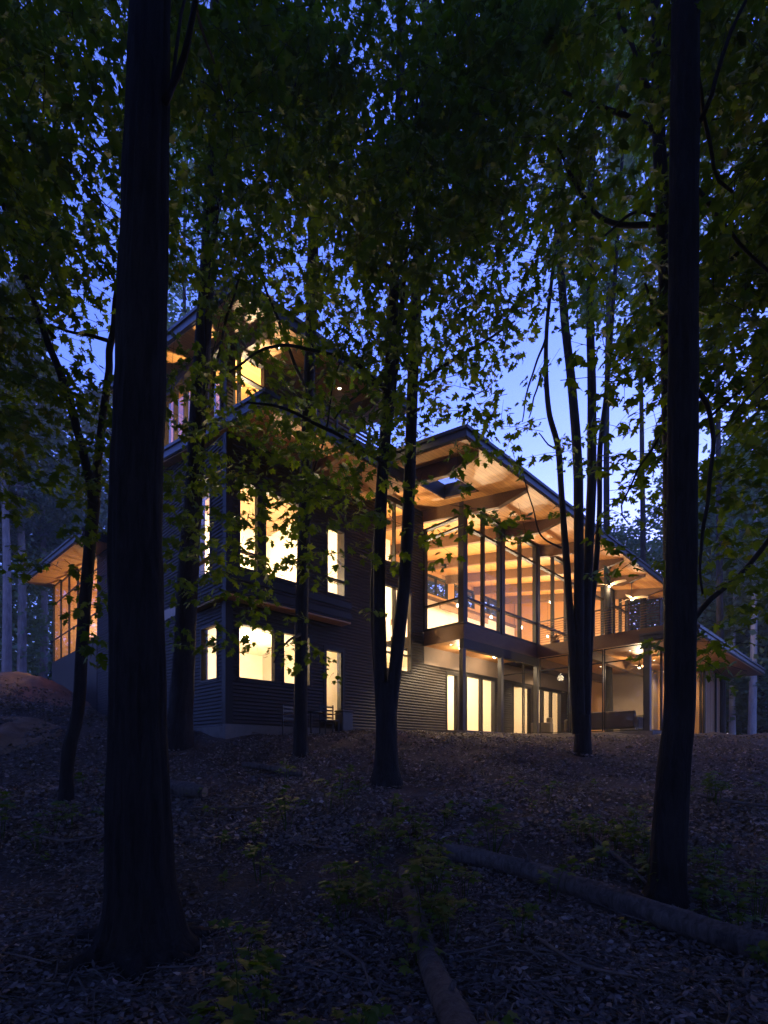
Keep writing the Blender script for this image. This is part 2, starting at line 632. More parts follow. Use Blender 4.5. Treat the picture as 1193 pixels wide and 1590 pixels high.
def window(plane, c, a0, a1, z0, z1, mull=(), trans=(), fw=.07, name='window', glass='glass', proud=.045, deep=.13, mw=.05, split=None):
    mb = MB()
    pbox(mb, plane, c, a0, a0 + fw, -deep, proud, z0, z1)
    pbox(mb, plane, c, a1 - fw, a1, -deep, proud, z0, z1)
    pbox(mb, plane, c, a0 + fw, a1 - fw, -deep, proud, z0, z0 + fw)
    pbox(mb, plane, c, a0 + fw, a1 - fw, -deep, proud, z1 - fw, z1)
    w = mb.build(name, M['trim'], house)
    for m in mull:
        q = MB()
        pbox(q, plane, c, m - mw / 2, m + mw / 2, -deep + .01, proud - .006, z0 + fw, z1 - fw)
        q.build('mullion', M['trim'], w)
    for t in trans:
        q = MB()
        pbox(q, plane, c, a0 + fw, a1 - fw, -deep + .02, proud - .012, t - mw / 2, t + mw / 2)
        q.build('transom', M['trim'], w)
    aa = [a0 + fw / 2, *mull, a1 - fw / 2]
    zz = [z0 + fw / 2, *trans, z1 - fw / 2]
    for i in range(len(aa) - 1):
        for j in range(len(zz) - 1):
            q = MB()
            q.quad([pp(plane, c, aa[i], -.03, zz[j]), pp(plane, c, aa[i + 1], -.03, zz[j]), pp(plane, c, aa[i + 1], -.03, zz[j + 1]), pp(plane, c, aa[i], -.03, zz[j + 1])])
            q.build('pane', M[glass], w)
    return w


def roof(u0, u1, v0, v1, z0, p, t, holes=(), soff='soffit'):
    """shed roof: z0 is the soffit height at v0, rising p per metre of v"""
    def mp(a, b, k):
        return (a, b, z0 + p * (b - v0) + (.03 if k == 0 else t))
    r = plate('roof', [M['fascia']], house, mp, u0, u1, v0, v1, holes)

    def ms(a, b, k):
        return (a, b, z0 + p * (b - v0) + (0 if k == 0 else .028))
    plate('soffit', [M[soff]], r, ms, u0 + .05, u1 - .05, v0 + .05, v1 - .05, holes)
    # metal edge strips stand proud of the fascia along the eave and both rakes
    for k in range(2):
        zz = .05 + k * (t - .12)
        q = MB()
        q.box(u0 - .03, u1 + .03, v0 - .03 - .02 * k, v0 - .002, z0 + zz, z0 + zz + .09)
        q.build('eave_trim', M['fascia'], r)
        q = MB()
        e0, e1 = z0 + zz, z0 + zz + p * (v1 - v0)
        x0, x1 = u0 - .03 - .02 * k, u0 - .002
        q.hexa([(x0, v0, e0), (x1, v0, e0), (x1, v1, e1), (x0, v1, e1), (x0, v0, e0 + .09), (x1, v0, e0 + .09), (x1, v1, e1 + .09), (x0, v1, e1 + .09)])
        q.build('rake_trim', M['fascia'], r)
    return r


def sof_r(v): return 10.37 + .17 * (v + 2.74)
def sof_m(v): return 9.87 + .19 * (v - (V1 - 2.5))
def sof_t(v): return 12.6 + .25 * (v - (V1 - 2.0))


# roofs
SKY_HOLE = (-2.2, -.6, -1.0, .4)
roof_right = roof(-3.62, 16.6, -2.74, 9.2, 10.37, .17, .34, [SKY_HOLE])
q = MB()
h = SKY_HOLE
for (a, b, c, d) in ((h[0] - .05, h[0], h[2] - .05, h[3] + .05), (h[1], h[1] + .05, h[2] - .05, h[3] + .05), (h[0], h[1], h[2] - .05, h[2]), (h[0], h[1], h[3], h[3] + .05)):
    q.hexa([(a, c, sof_r(c) - .02), (b, c, sof_r(c) - .02), (b, d, sof_r(d) - .02), (a, d, sof_r(d) - .02), (a, c, sof_r(c) + .5), (b, c, sof_r(c) + .5), (b, d, sof_r(d) + .5), (a, d, sof_r(d) + .5)])
q.build('skylight_curb', M['beam'], roof_right)
q = MB()
q.quad([(h[0], h[2], sof_r(h[2]) + .45), (h[1], h[2], sof_r(h[2]) + .45), (h[1], h[3], sof_r(h[3]) + .45), (h[0], h[3], sof_r(h[3]) + .45)])
q.build('skylight_pane', M['glass'], roof_right)
roof_mid = roof(UC - .35, -3.3, V1 - 2.5, V1 + 7.0, 9.87, .19, .36)
roof_top = roof(UC - .8, -3.0, V1 - 2.0, V1 + 7.5, 12.6, .25, .36)
roof_wing = roof(UC - 1.1, UC + 5.2, V1 + 9.4, V1 + 20.3, 10.15, .075, .34)
q = MB()
roof_low = roof(5.2, 18.0, -6.25, -4.3, 5.86, .0, .30)


def beam(u, v0, v1, sof, depth=.46, wid=.18, tip=1.05, full=True, parent=None):
    q = MB()
    vs_ = [v0, v0 + tip, v1]
    n = []
    for i, v in enumerate(vs_):
        top = sof(v) - .004
        dep = .10 if i == 0 else depth
        n += [(u - wid / 2, v, top - dep), (u + wid / 2, v, top - dep), (u + wid / 2, v, top), (u - wid / 2, v, top)]
    q.v = n
    for i in range(2):
        a, b = i * 4, i * 4 + 4
        q.f += [(a, a + 1, b + 1, b), (a + 1, a + 2, b + 2, b + 1), (a + 2, a + 3, b + 3, b + 2), (a + 3, a, b, b + 3)]
    q.f += [(3, 2, 1, 0), (8, 9, 10, 11)]
    q.m = [0] * len(q.f)
    return q.build('beam', M['beam'], parent or house)


for k in range(-1, 6):
    beam(2.82 * k, -2.53, 7.4, sof_r, parent=roof_right)
for u in (UC + .3, UC + 2.2, UC + 4.1):
    beam(u, V1 - 1.75, V1 + 5.9, sof_t, .36, .15, .7, parent=roof_top)
beam(UC + 2.2, V1 - 2.3, V1 - .52, sof_m, .30, .15, .7, parent=roof_mid)

# --- lower and upper left volume
LW = [(-8.0, -6.72, 3.75, 5.38), (-6.52, -5.45, 3.75, 5.38), (-4.95, -4.05, 2.62, 5.16)]
wall('v', V1, UC, -4.2, 2.0, 5.95, LW)
window('v', V1, *LW[0])
window('v', V1, *LW[1])
window('v', V1, *LW[2], name='door', trans=(), fw=.12)
SW = [(-2.55, -.72, 4.72, 7.86), (-2.55, -.72, 8.6, 10.95)]
wall('v', V1, -4.2, 0.0, 2.0, 11.1, SW + [(-.02, 0.0, 6.43, 11.1)])
window('v', V1, *SW[0], mull=(-1.62,), trans=(5.38,))
window('v', V1, *SW[1], mull=(-1.62,))
# corner bay on the upper floor, set out beyond the walls below
BV, BU = V1 - .5, UC - .25
BW = [(-8.25, -7.58, 6.65, 9.1), (-7.45, -6.15, 6.65, 9.1), (-5.25, -4.45, 6.65, 8.82)]
wall('v', BV, BU, -4.2, 5.95, 10.2, BW)
window('v', BV, *BW[0], trans=(7.16,))
window('v', BV, *BW[1])
window('v', BV, *BW[2], trans=(7.18,))
BL = (V1 + .35, V1 + 1.45, 6.65, 9.1)
wall('u', BU, BV + .003, V1 + 1.75, 5.95, 10.2, [BL])
window('u', BU, *BL, trans=(7.16,))
bx('bay_soffit', M['soffit'], house, BU, -4.2, BV, V1 + .01, 5.90, 5.948)
bx('bay_soffit', M['soffit'], house, BU, UC + .01, V1 + .012, V1 + 1.75, 5.90, 5.948)
for z in (6.02, 6.36):
    bx('bay_band', M['trim'], house, BU - .05, -4.2, BV - .05, BV - .003, z, z + .2)
# left wall with its corner window
LL = (V1 + .44, V1 + 1.52, 3.75, 5.4)
LS = (V1 + 4.7, V1 + 5.2, 5.5, 6.15)
wall('u', UC, V1 + .003, V1 + 11.4, 1.8, 10.9, [LL, LS, (V1 + .3, V1 + 1.7, 6.5, 9.3)], top=lambda a: sof_m(a) + .05)
window('u', UC, *LL)
window('u', UC, *LS)
bx('corner_post', M['trim'], house, UC - .06, UC + .16, V1 - .06, V1 + .16, 1.9, 5.9)
bx('corner_post', M['trim'], house, BU - .05, BU + .14, BV - .05, BV + .14, 5.96, 10.15)
bx('foundation', M['concrete'], house, UC - .07, -.02, V1 - .07, V1 + .1, 1.4, 2.5)
bx('foundation', M['concrete'], house, UC - .07, UC + .1, V1 + .1, V1 + 11.4, 1.2, 2.45)
# third floor
TW = [(-8.12, -7.08, 10.8, 13.0), (-6.9, -6.4, 11.1, 11.8), (-5.6, -4.6, 10.9, 11.6)]
wall('v', V1 + .002, UC, -3.6, 10.05, 13.1, TW, top=lambda a: 13.1)
window('v', V1 + .002, *TW[0], mull=(-7.9,), trans=(12.3,))
window('v', V1 + .002, *TW[1])
window('v', V1 + .002, *TW[2])
TL = [(V1 + .25, V1 + 1.0, 11.0, 13.05), (V1 + 1.9, V1 + 4.2, 11.45, 13.5)]
wall('u', UC - .002, V1 + .2, V1 + 6.8, 10.2, 15, TL, top=lambda a: sof_t(a) + .05)
window('u', UC - .002, *TL[0])
window('u', UC - .002, *TL[1], mull=(V1 + 2.65, V1 + 3.4))
# balcony rail on the lower eave of the tower
rail = bx('balcony_rail', M['metal'], house, UC + 1.9, -3.5, V1 - 1.52, V1 - 1.46, 11.52, 11.58)
for k in range(7):
    bx('slat', M['slat'], rail, UC + 1.9, -3.5, V1 - 1.51, V1 - 1.475, 10.62 + k * .125, 10.68 + k * .125)
for k in range(5):
    u = UC + 1.9 + k * .72
    bx('rail_post', M['metal'], rail, u, u + .05, V1 - 1.56, V1 - 1.512, 10.2, 11.52)

# --- glazed box and great room
bx('floor_slab', M['trim'], house, .02, 16.3, .02, 8.0, B0 + .06, FL2 - .03)
bx('floor', M['floor'], house, .2, 16.2, .2, 7.5, FL2 - .028, FL2)
bx('edge_beam', M['beam'], house, -.04, 5.36, -.04, .018, B0, FL2)
bx('edge_beam', M['beam'], house, -.04, .018, .02, V1 - .05, B0, FL2)
bx('box_soffit', M['soffit'], house, .0, 5.4, .02, V1 + .1, B0 + .01, B0 + .058)
bx('header_beam', M['trim'], house, -.06, 5.5, -.05, .14, B0 - .36, B0 - .004)
for u in (0, 2.55, 5.42):
    bx('post', M['trim'], house, u - .1, u + .1, -.07, .12, FL2 + .001, 10.84)
    bx('post', M['metal'], house, u - .085, u + .085, -.04, .13, 2.2, B0 - .36)
US = [.1, 2.45, 2.65, 5.32, 5.52, 8.3, 8.5, 11.1, 11.3, 13.9, 14.1, 16.2]
for a, b in zip(US[::2], US[1::2]):
    window('v', 0, a, b, FL2, 10.82, mull=((a + b) / 2,), trans=(7.39, 10.0), fw=.09, mw=.085)
for u in (8.4, 11.2, 14.0):
    bx('post', M['trim'], house, u - .1, u + .1, -.07, .12, FL2 + .001, 10.84)
window('u', 0, .13, V1 - .02, FL2, 10.42, trans=(7.39, 10.0), fw=.08, mw=.07)
BWIN = [(1.2 + 2.7 * k, 3.3 + 2.7 * k, 10.75, 11.85) for k in range(5)]
wall('v', 7.5, -4.2, 16.2, FL2, 12.2, BWIN, siding=False)
bb = plate('boarded_wall', [M['boards']], house, lambda a, b, t: (a, 7.47 + .025 * t, b), -3.9, 16.1, 10.56, 12.1, BWIN)
for w in BWIN:
    window('v', 7.5, *w, mull=((w[0] + w[1]) / 2,))
bx('white_panel', M['white'], house, -3.9, 16.1, 7.44, 7.495, FL2, 10.4)
bx('shelf_rail', M['beam'], house, -3.9, 16.1, 7.30, 7.44, 10.4, 10.55)
bx('end_wall', M['boards'], house, 16.2, 16.4, -.05, 7.7, FL2, 12.1)
st = MB()
for (a, b) in (((1.0, 6.4, 7.2), (5.2, 6.4, 9.1)), ((5.2, 5.2, 9.1), (9.5, 5.2, 9.1))):
    st.hexa([(a[0], a[1], a[2]), (a[0], a[1] + .1, a[2]), (b[0], b[1] + .1, b[2]), (b[0], b[1], b[2]), (a[0], a[1], a[2] + .28), (a[0], a[1] + .1, a[2] + .28), (b[0], b[1] + .1, b[2] + .28), (b[0], b[1], b[2] + .28)])
    st.build('stair_stringer', M['beam'], house)
    st = MB()
bx('partition', M['cream'], house, -4.1, -3.95, V1 + .2, 7.5, FL1, 10.9)
# lower rooms
LD = [(1.37, 2.2, 2.58, 5.05), (2.75, 5.02, 2.58, 5.1), (6.55, 8.3, 2.58, 5.05), (8.42, 11.6, 2.58, 5.1), (12.2, 14.6, 2.58, 5.1)]
wall('v', V1, .005, 5.45, 2.0, 5.2, LD[:2])
wall('v', V1, 5.46, 16.2, 2.0, 5.2, LD[2:])
bx('taupe_band', M['panel'], house, .012, 16.2, V1 - .02, V1 + .2, 5.205, 5.93)
window('v', V1, *LD[0], name='door', fw=.09)
window('v', V1, *LD[1], name='door', mull=(3.95,), fw=.08, mw=.12)
window('v', V1, *LD[2], name='door', fw=.08)
window('v', V1, *LD[3], name='door', mull=(9.55, 10.5), fw=.08, mw=.12)
window('v', V1, *LD[4], name='door', mull=(13.4,), fw=.08, mw=.12)
bx('lower_floor', M['floor'], house, UC + .2, 16.2, V1 + .2, 8.0, 2.3, FL1)
bx('lower_back_wall', M['cream'], house, UC + .2, 16.3, 6.9, 7.0, FL1, 5.9)
bx('lower_ceiling', M['cream'], house, UC + .21, -.01, V1 + .21, 6.89, 5.62, 5.70)
bx('lower_ceiling', M['cream'], house, .01, 16.2, V1 + .21, 6.89, 5.60, 5.68)
bx('partition', M['cream'], house, -4.1, -3.95, V1 + .2, 6.9, 2.56, 5.61)
bx('partition', M['cream'], house, 5.3, 5.42, V1 + .3, 6.9, 2.56, 5.59)
bx('partition', M['cream'], house, 11.7, 11.82, V1 + .3, 6.9, 2.56, 5.59)
# upper left rooms
bx('upper_floor', M['floor'], house, BU + .2, -4.1, BV + .2, 8.0, 6.1, FL2)
bx('upper_back_wall', M['cream'], house, UC + .2, -4.1, 6.4, 6.5, FL2, 10.7)
bx('tower_floor', M['floor'], house, UC + .2, -3.7, V1 + .2, 8.6, 10.30, 10.45)
bx('tower_back_wall', M['boards'], house, UC + .2, -3.6, V1 + 6.2, V1 + 6.3, 10.4, 14.6)
bx('tower_side_wall', M['white'], house, -3.75, -3.6, V1 + .2, V1 + 6.2, 10.4, 13.3)

# --- deck and screened porch below it
bx('deck', M['slat'], house, 5.38, 16.4, -5.15, -.06, B0 + .12, FL2 - .05)
bx('porch_ceiling', M['soffit'], house, 5.42, 17.2, -4.95, V1 - .03, B0 + .06, B0 + .115)
bx('deck_edge', M['beam'], house, 5.30, 5.376, -5.2, -.05, B0, FL2 - .02)
bx('deck_edge', M['beam'], house, 5.378, 16.4, -5.22, -5.153, B0 + .005, FL2 - .02)


def railing(plane, c, a0, a1, z0, n_post, along):
    r = MB()
    pbox(r, plane, c, a0, a1, -.02, .03, z0 + .98, z0 + 1.02)
    r = r.build('railing', M['metal'], house)
    for k in range(9):
        s = MB()
        z = z0 + .08 + k * .098
        pbox(s, plane, c, a0, a1, .002, .018, z, z + .022)
        s.build('rail_bar', M['slat'], r)
    for k in range(n_post):
        a = a0 + (a1 - a0) * k / (n_post - 1)
        s = MB()
        pbox(s, plane, c, a - .022, a + .022, -.022, -.001, z0 - .25, z0 + .98)
        s.build('rail_post', M['metal'], r)


railing('u', 5.36, -4.95, -.12, FL2, 5, 'v')
railing('v', -4.98, 5.42, 16.2, FL2, 8, 'u')
railing('u', 16.0, -4.9, -.12, FL2, 4, 'v')
SPV = [V1 - .1, .66, -1.44, -2.86, -4.45]
for a, b in ((-4.40, -2.90), (-2.86, -1.48), (-1.44, -.12), (.14, .66), (.70, V1 - .04)):
    window('u', 5.42, a, b, FL1 + .02, B0 - .02, trans=(5.32,), fw=.035, glass='screen', proud=.02, deep=.04, mw=.05, name='screen_panel')
bx('post', M['metal'], house, 5.32, 5.52, -4.62, -4.42, 2.0, B0)
for k in range(5):
    a = 5.56 + k * 1.5
    window('v', -4.52, a, a + 1.46, FL1 + .02, B0 - .02, trans=(), fw=.045, glass='screen', proud=.02, deep=.04, name='screen_panel')
for k in range(26):
    a = 13.1 + k * .16
    bx('board', M['boards'], house, a, a + .15, -4.56 - .012 * (k % 2), -4.44, 1.9, B0)
for u in (13.05, 15.3, 17.25):
    bx('post', M['trim'], house, u, u + .14, -4.66, -4.58, 1.9, B0)
bx('side_wall', M['boards'], house, 17.1, 17.25, -4.43, V1, 1.9, B0)
bx('porch_end_wall', M['boards'], house, 13.0, 13.1, -4.43, V1, FL1, B0 + .05)
bx('fireplace', M['panel'], house, 12.3, 12.98, -2.6, -.6, FL1, B0)
bx('firebox', M['metal'], house, 12.26, 12.298, -2.2, -1.0, FL1 + .25, FL1 + 1.1)
bx('porch_beam', M['beam'], house, 5.5, 13.0, -2.35, -2.1, B0 - .30, B0 + .055)
bx('porch_beam', M['beam'], house, 5.5, 13.0, .05, .25, B0 - .30, B0 + .055)
bx('porch_slab', M['concrete'], house, 5.22, 13.1, -4.75, V1 - .045, 1.6, FL1)
bx('porch_slab', M['concrete'], house, -.2, 5.2, -.25, V1 - .045, 1.6, FL1 - .02)

# --- screened wing up the slope
WA, WB_ = V1 + 11.42, V1 + 19.2
n = 5
for k in range(n):
    a = WA + (WB_ - WA) * k / n
    window('u', UC, a + .02, a + (WB_ - WA) / n - .02, 6.62, 10.15 + .075 * (a - V1 - 9.4), trans=(7.85, 9.75), fw=.04, glass='screen', proud=.02, deep=.05, name='screen_panel')
for k in range(n + 1):
    a = WA + (WB_ - WA) * k / n
    bx('post', M['trim'], house, UC - .03, UC + .05, a - .018, a + .018, 6.6, 10.15 + .075 * (a - V1 - 9.4))
bx('wing_base', M['siding'], house, UC - .05, UC + 4.6, WA, WB_ + .1, 3.0, 6.6)
bx('wing_back_wall', M['boards'], house, UC + 4.4, UC + 4.55, WA, WB_, 6.6, 10.9)
bx('wing_side_wall', M['boards'], house, UC + .06, UC + 4.4, WB_ - .08, WB_, 6.6, 10.9)
bx('wing_side_wall', M['boards'], house, UC + .2, UC + 4.4, WA - .3, WA - .02, 6.6, 10.6)


# ------------------------------------------------------------------ lamps in and around the house
WARM = (1.0, .755, .46)


def light(name, loc, watts, parent, r=.12, colr=WARM):
    l = bpy.data.lights.new(name, 'POINT')
    l.energy = watts * 1.2
    l.color = colr
    l.shadow_soft_size = r
    o = bpy.data.objects.new(name, l)
    o.location = loc
    return link(o, parent)


def floor_lamp(u, v, z0, hgt, watts, label, where):
    e = empty('floor_lamp', hw(u, v, z0), HR)
    tag(e, label, 'lamp')
    q = MB(); q.lathe([(0, 0), (.14, 0), (.14, .02), (.02, .03), (.012, hgt - .15), (.012, hgt - .02), (0, hgt - .02)], 14)
    q.build('stand', M['metal'], e)
    q = MB(); q.lathe([(.13, hgt - .16), (.17, hgt - .16), (.13, hgt + .12), (.12, hgt + .12)], 18)
    q.build('lamp_shade', M['shade'], e)
    light('bulb_light', (0, 0, hgt + .16), watts, e, .10)
    return e


def pendant(u, v, zc, drop, watts, label, group=None):
    e = empty('pendant_lamp', hw(u, v, zc), HR)
    tag(e, label, 'lamp', group)
    q = MB(); q.lathe([(0, 0), (.06, 0), (.06, -.03), (.008, -.035), (.008, -drop), (0, -drop)], 10)
    q.build('cord', M['metal'], e)
    q = MB(); q.lathe([(0, -drop + .02), (.035, -drop), (.055, -drop - .05), (.05, -drop - .09), (.02, -drop - .12), (0, -drop - .12)], 14)
    q.build('glass_globe', M['lamp'], e, smooth=True)
    light('bulb_light', (0, 0, -drop - .32), watts, e, .12)
    return e


def flush_lamp(u, v, zc, watts, label, group=None, r=.2):
    e = empty('ceiling_lamp', hw(u, v, zc), HR)
    tag(e, label, 'lamp', group)
    q = MB(); q.lathe([(0, 0), (r, 0), (r, -.03), (r * .93, -.035)], 18)
    q.build('rim', M['metal'], e)
    q = MB(); q.lathe([(r * .93, -.03), (r * .8, -.07), (r * .4, -.10), (0, -.105)], 18)
    q.build('diffuser', M['lamp'], e, smooth=True)
    light('bulb_light', (0, 0, -.3), watts, e, .16)
    return e


def downlight(u, v, zc, watts, label, group, spot=110):
    e = empty('downlight', hw(u, v, zc), HR)
    tag(e, label, 'downlight', group)
    q = MB(); q.lathe([(.045, -.002), (.075, -.002), (.075, -.016), (.05, -.016), (.045, -.006)], 14)
    q.build('trim_ring', M['metal'], e)
    q = MB(); q.lathe([(.047, -.007), (0, -.007)], 14)
    q.build('lens', M['lamp'], e)
    if watts:
        l = bpy.data.lights.new('spot_light', 'SPOT')
        l.energy = watts * 1.2; l.color = WARM; l.spot_size = R(spot); l.spot_blend = .7; l.shadow_soft_size = .05
        o = bpy.data.objects.new('spot_light', l); o.location = (0, 0, -.03)
        link(o, e)
    return e


flush_lamp(-6.2, V1 + 2.4, 5.62, 70, 'round ceiling lamp in the ground floor corner room')
floor_lamp(-5.6, V1 + 2.6, FL1, 1.35, 45, 'floor lamp in the ground floor corner room', '')
floor_lamp(-6.5, V1 + 1.3, FL2, 1.0, 190, 'floor lamp behind the upper corner bay windows', '')
pendant(-6.0, V1 + 3.6, sof_m(V1 + 3.6), 2.2, 110, 'pendant lamp in the upper corner room')
floor_lamp(-7.2, V1 + 1.5, 10.45, 1.0, 260, 'floor lamp in the tower room under the top roof', '')
bx('partition', M['cream'], house, -3.94, .6, V1 + 2.4, V1 + 2.5, FL1, 10.9)  # wall added close behind the stair windows so they look evenly lit
pendant(-2.0, V1 + 1.2, 10.6, 1.4, 110, 'pendant lamp high in the stair hall')
floor_lamp(-2.6, V1 + 1.3, FL1, 1.5, 120, 'floor lamp at the foot of the stair hall', '')
for u in (3.4, 8.6, 13.4):
    flush_lamp(u, V1 + 2.6, 5.6, 120, 'round ceiling lamp behind the lower glass doors', 'ceiling lamps behind the lower doors')
for u in (1.6, 4.2, 7.0, 10.0, 13.0):
    pendant(u, 3.4, sof_r(3.4), 2.7, 190, 'glass pendant lamp hanging in the great room', 'pendant lamps in the great room')
for (u, v) in ((.5, .95), (2.4, .95)):
    downlight(u, v, B0 + .008, 150, 'recessed light in the timber ceiling under the glazed box', 'downlights under the glazed box', 130)
for u in (1.2, 3.6):  # fill lamps added to brighten the timber ceiling
    flush_lamp(u, 1.0 + .0 * u, B0 + .008, 16, 'small lamp added to brighten the timber ceiling under the glazed box', 'added fill lamps under the glazed box', .09)
for (u, v) in ((6.8, -1.0), (6.8, -3.4), (9.8, -3.4), (9.8, -1.0), (11.8, -3.4), (8.4, .9)):
    downlight(u, v, B0 + .056, 90, 'recessed light in the screened porch ceiling', 'downlights in the screened porch', 140)
for (u, v) in ((UC + 1.0, V1 - 1.0), (UC + 3.2, V1 - 1.0)):
    downlight(u, v, sof_t(v) - .004, 40, 'recessed light in the top roof soffit', 'downlights in the top roof soffit', 120)
for (u, v) in ((UC + 2.6, V1 + 13.5), (UC + 2.6, V1 + 17.2)):
    pendant(u, v, 10.15 + .075 * (v - V1 - 9.4), 1.3, 150, 'pendant lamp inside the screened wing', 'pendant lamps in the screened wing')


def ceiling_fan(u, v, zc, drop, blade, spin, label, group, watts=0):
    e = empty('ceiling_fan', hw(u, v, zc), HR + spin)
    tag(e, label, 'ceiling fan', group)
    q = MB(); q.lathe([(0, 0), (.10, 0), (.075, -.07), (.018, -.08), (.016, -drop + .1), (.06, -drop + .08), (.09, -drop), (.07, -drop - .06), (0, -drop - .07)], 16)
    q.build('motor', M['metal'], e, smooth=True)
    for k in range(3):
        q = MB()
        n = 9
        for i in range(n):
            s = i / (n - 1)
            r = .08 + s * .72
            w = .05 + .07 * math.sin(math.pi * min(1, s * .9 + .1))
            zz = -drop + .03 * math.sin(s * 2.6)
            tw = .028
            for (o, dz) in ((-w, tw), (w, -tw)):
                q.v.append((r, o + .06 * s * s, zz + dz))
                q.v.append((r, o + .06 * s * s, zz + dz + .012))
        for i in range(n - 1):
            a, b = i * 4, i * 4 + 4
            q.f += [(a, b, b + 2, a + 2), (a + 1, a + 3, b + 3, b + 1), (a, a + 1, b + 1, b), (a + 2, b + 2, b + 3, a + 3)]
        q.f += [(0, 2, 3, 1), (len(q.v) - 4, len(q.v) - 3, len(q.v) - 1, len(q.v) - 2)]
        q.m = [0] * len(q.f)
        b = q.build('blade', blade, e, smooth=False)
        b.rotation_euler = (0, 0, k * 2 * math.pi / 3)
    if watts:  # lamp added below the hub to light the ceiling above
        q = MB(); q.lathe([(.05, -drop - .065), (.04, -drop - .085), (0, -drop - .09)], 12)
        q.build('added_lamp_lens', M['lamp'], e)
        light('bulb_light', (0, 0, -drop - .16), watts, e, .06)
    return e


ceiling_fan(9.6, -1.5, sof_r(-1.5), .85, M['fan'], .3, 'pale three-bladed fan over the deck, at the fourth beam', 'fans over the deck', 16)
ceiling_fan(12.5, -1.5, sof_r(-1.5), .85, M['fan'], 1.0, 'pale three-bladed fan over the deck, at the outer end', 'fans over the deck', 16)
ceiling_fan(8.5, -3.2, B0 + .058, .42, M['slat'], .7, 'dark three-bladed fan under the screened porch ceiling', 'porch fans', 50)
ceiling_fan(11.4, -3.6, B0 + .058, .42, M['slat'], .2, 'dark three-bladed fan beside the porch fireplace', 'porch fans', 0)


# ------------------------------------------------------------------ furniture seen through the glass
def soft_box(mb, x0, x1, y0, y1, z0, z1, b=.04):
    """box with chamfered vertical and top edges"""
    def ring(z, i):
        return [(x0 + i + b, y0 + i, z), (x1 - i - b, y0 + i, z), (x1 - i, y0 + i + b, z), (x1 - i, y1 - i - b, z), (x1 - i - b, y1 - i, z), (x0 + i + b, y1 - i, z), (x0 + i, y1 - i - b, z), (x0 + i, y0 + i + b, z)]
    n0 = len(mb.v)
    for z, i in ((z0, b * .4), (z0 + b * .6, 0), (z1 - b, 0), (z1 - b * .3, b * .35), (z1, b)):
        mb.v += ring(z, i)
    for k in range(4):
        for j in range(8):
            j2 = (j + 1) % 8
            mb.f.append((n0 + k * 8 + j, n0 + k * 8 + j2, n0 + (k + 1) * 8 + j2, n0 + (k + 1) * 8 + j)); mb.m.append(0)
    mb.f.append(tuple(n0 + 7 - j for j in range(8))); mb.m.append(0)
    mb.f.append(tuple(n0 + 32 + j for j in range(8))); mb.m.append(0)


def seat(name, u, v, z, rot, width, label, cat, n_cush):
    e = empty(name, hw(u, v, z), HR + rot)
    tag(e, label, cat)
    d = .9
    q = MB(); soft_box(q, -width / 2 + .16, width / 2 - .16, -d / 2 + .02, d / 2 - .2, .16, .32); q.build('seat', M['fabric'], e)
    q = MB(); soft_box(q, -width / 2 + .16, width / 2 - .16, d / 2 - .22, d / 2, .16, .84); q.build('backrest', M['fabric'], e)
    for s in (-1, 1):
        q = MB(); x = s * (width / 2 - .08); soft_box(q, x - .08, x + .08, -d / 2, d / 2, .14, .60); q.build('arm', M['fabric'], e)
    w = (width - .34) / n_cush
    for k in range(n_cush):
        x = -width / 2 + .17 + k * w
        q = MB(); soft_box(q, x + .01, x + w - .01, -d / 2 + .01, d / 2 - .23, .322, .46, .05); q.build('cushion', M['pillow'], e)
    for sx in (-1, 1):
        for sy in (-1, 1):
            x, y = sx * (width / 2 - .1), sy * (d / 2 - .1)
            bx('leg', M['metal'], e, x - .025, x + .025, y - .025, y + .025, 0, .165)
    return e


seat('sofa', 6.15, -2.6, FL1, R(90), 3.0, 'long grey-brown sofa with its back to the porch screen', 'sofa', 3)
seat('armchair', 7.2, .7, FL1, R(200), .95, 'grey-brown armchair beside the porch sofa', 'armchair', 1)
seat('sofa', 3.2, 5.4, FL2, R(0), 2.4, 'grey-brown sofa inside the great room', 'sofa', 3)
e = empty('framed_picture', hw(9.0, 6.88, 3.9), HR)
tag(e, 'small framed print on the cream wall behind the glass doors', 'picture')
q = MB(); q.box(-.45, .45, -.04, 0, 0, .05); q.box(-.45, .45, -.04, 0, .65, .70); q.box(-.45, -.40, -.04, 0, .05, .65); q.box(.40, .45, -.04, 0, .05, .65)
q.build('frame', M['metal'], e)
bx('print', M['paint'], e, -.40, .40, -.02, -.01, .05, .65)
# console with a potted dry arrangement on the deck
for k, (v, lab) in enumerate(((-.65, 'dry brown twiggy bundle at the deck edge by the glass'), (-1.5, 'larger dry brown bundle farther along the deck edge'))):
    e = empty('planter', hw(5.75, v, FL2 - .05), HR)
    tag(e, lab, 'planter')
    q = MB(); q.lathe([(0, 0), (.16, 0), (.22, .22), (.19, .22), (.17, .18), (0, .18)], 14); q.build('bowl', M['beam'], e, smooth=True)
    q = MB()
    for i in range(50):
        a, t = random.uniform(0, 6.28), random.uniform(.1, 1.0)
        q.tube([(0.05 * math.cos(a), .05 * math.sin(a), .15), (.2 * t * math.cos(a), .2 * t * math.sin(a), .36), (.36 * t * math.cos(a + .4), .36 * t * math.sin(a + .4), .34 + .12 * random.random())], [.012, .012, .02], 4)
    q.build('dry_stems', M['slat'], e, kind='stuff')
# outdoor furniture by the lower corner
e = empty('storage_box', hw(-4.45, V1 - .45, FL1 - .15), HR)
tag(e, 'black box standing in front of the narrow lit door', 'box')
q = MB(); soft_box(q, -.22, .22, -.2, .2, 0, .62, .02); q.build('body', M['metal'], e)
q = MB(); soft_box(q, -.24, .24, -.22, .22, .622, .68, .02); q.build('lid', M['metal'], e)


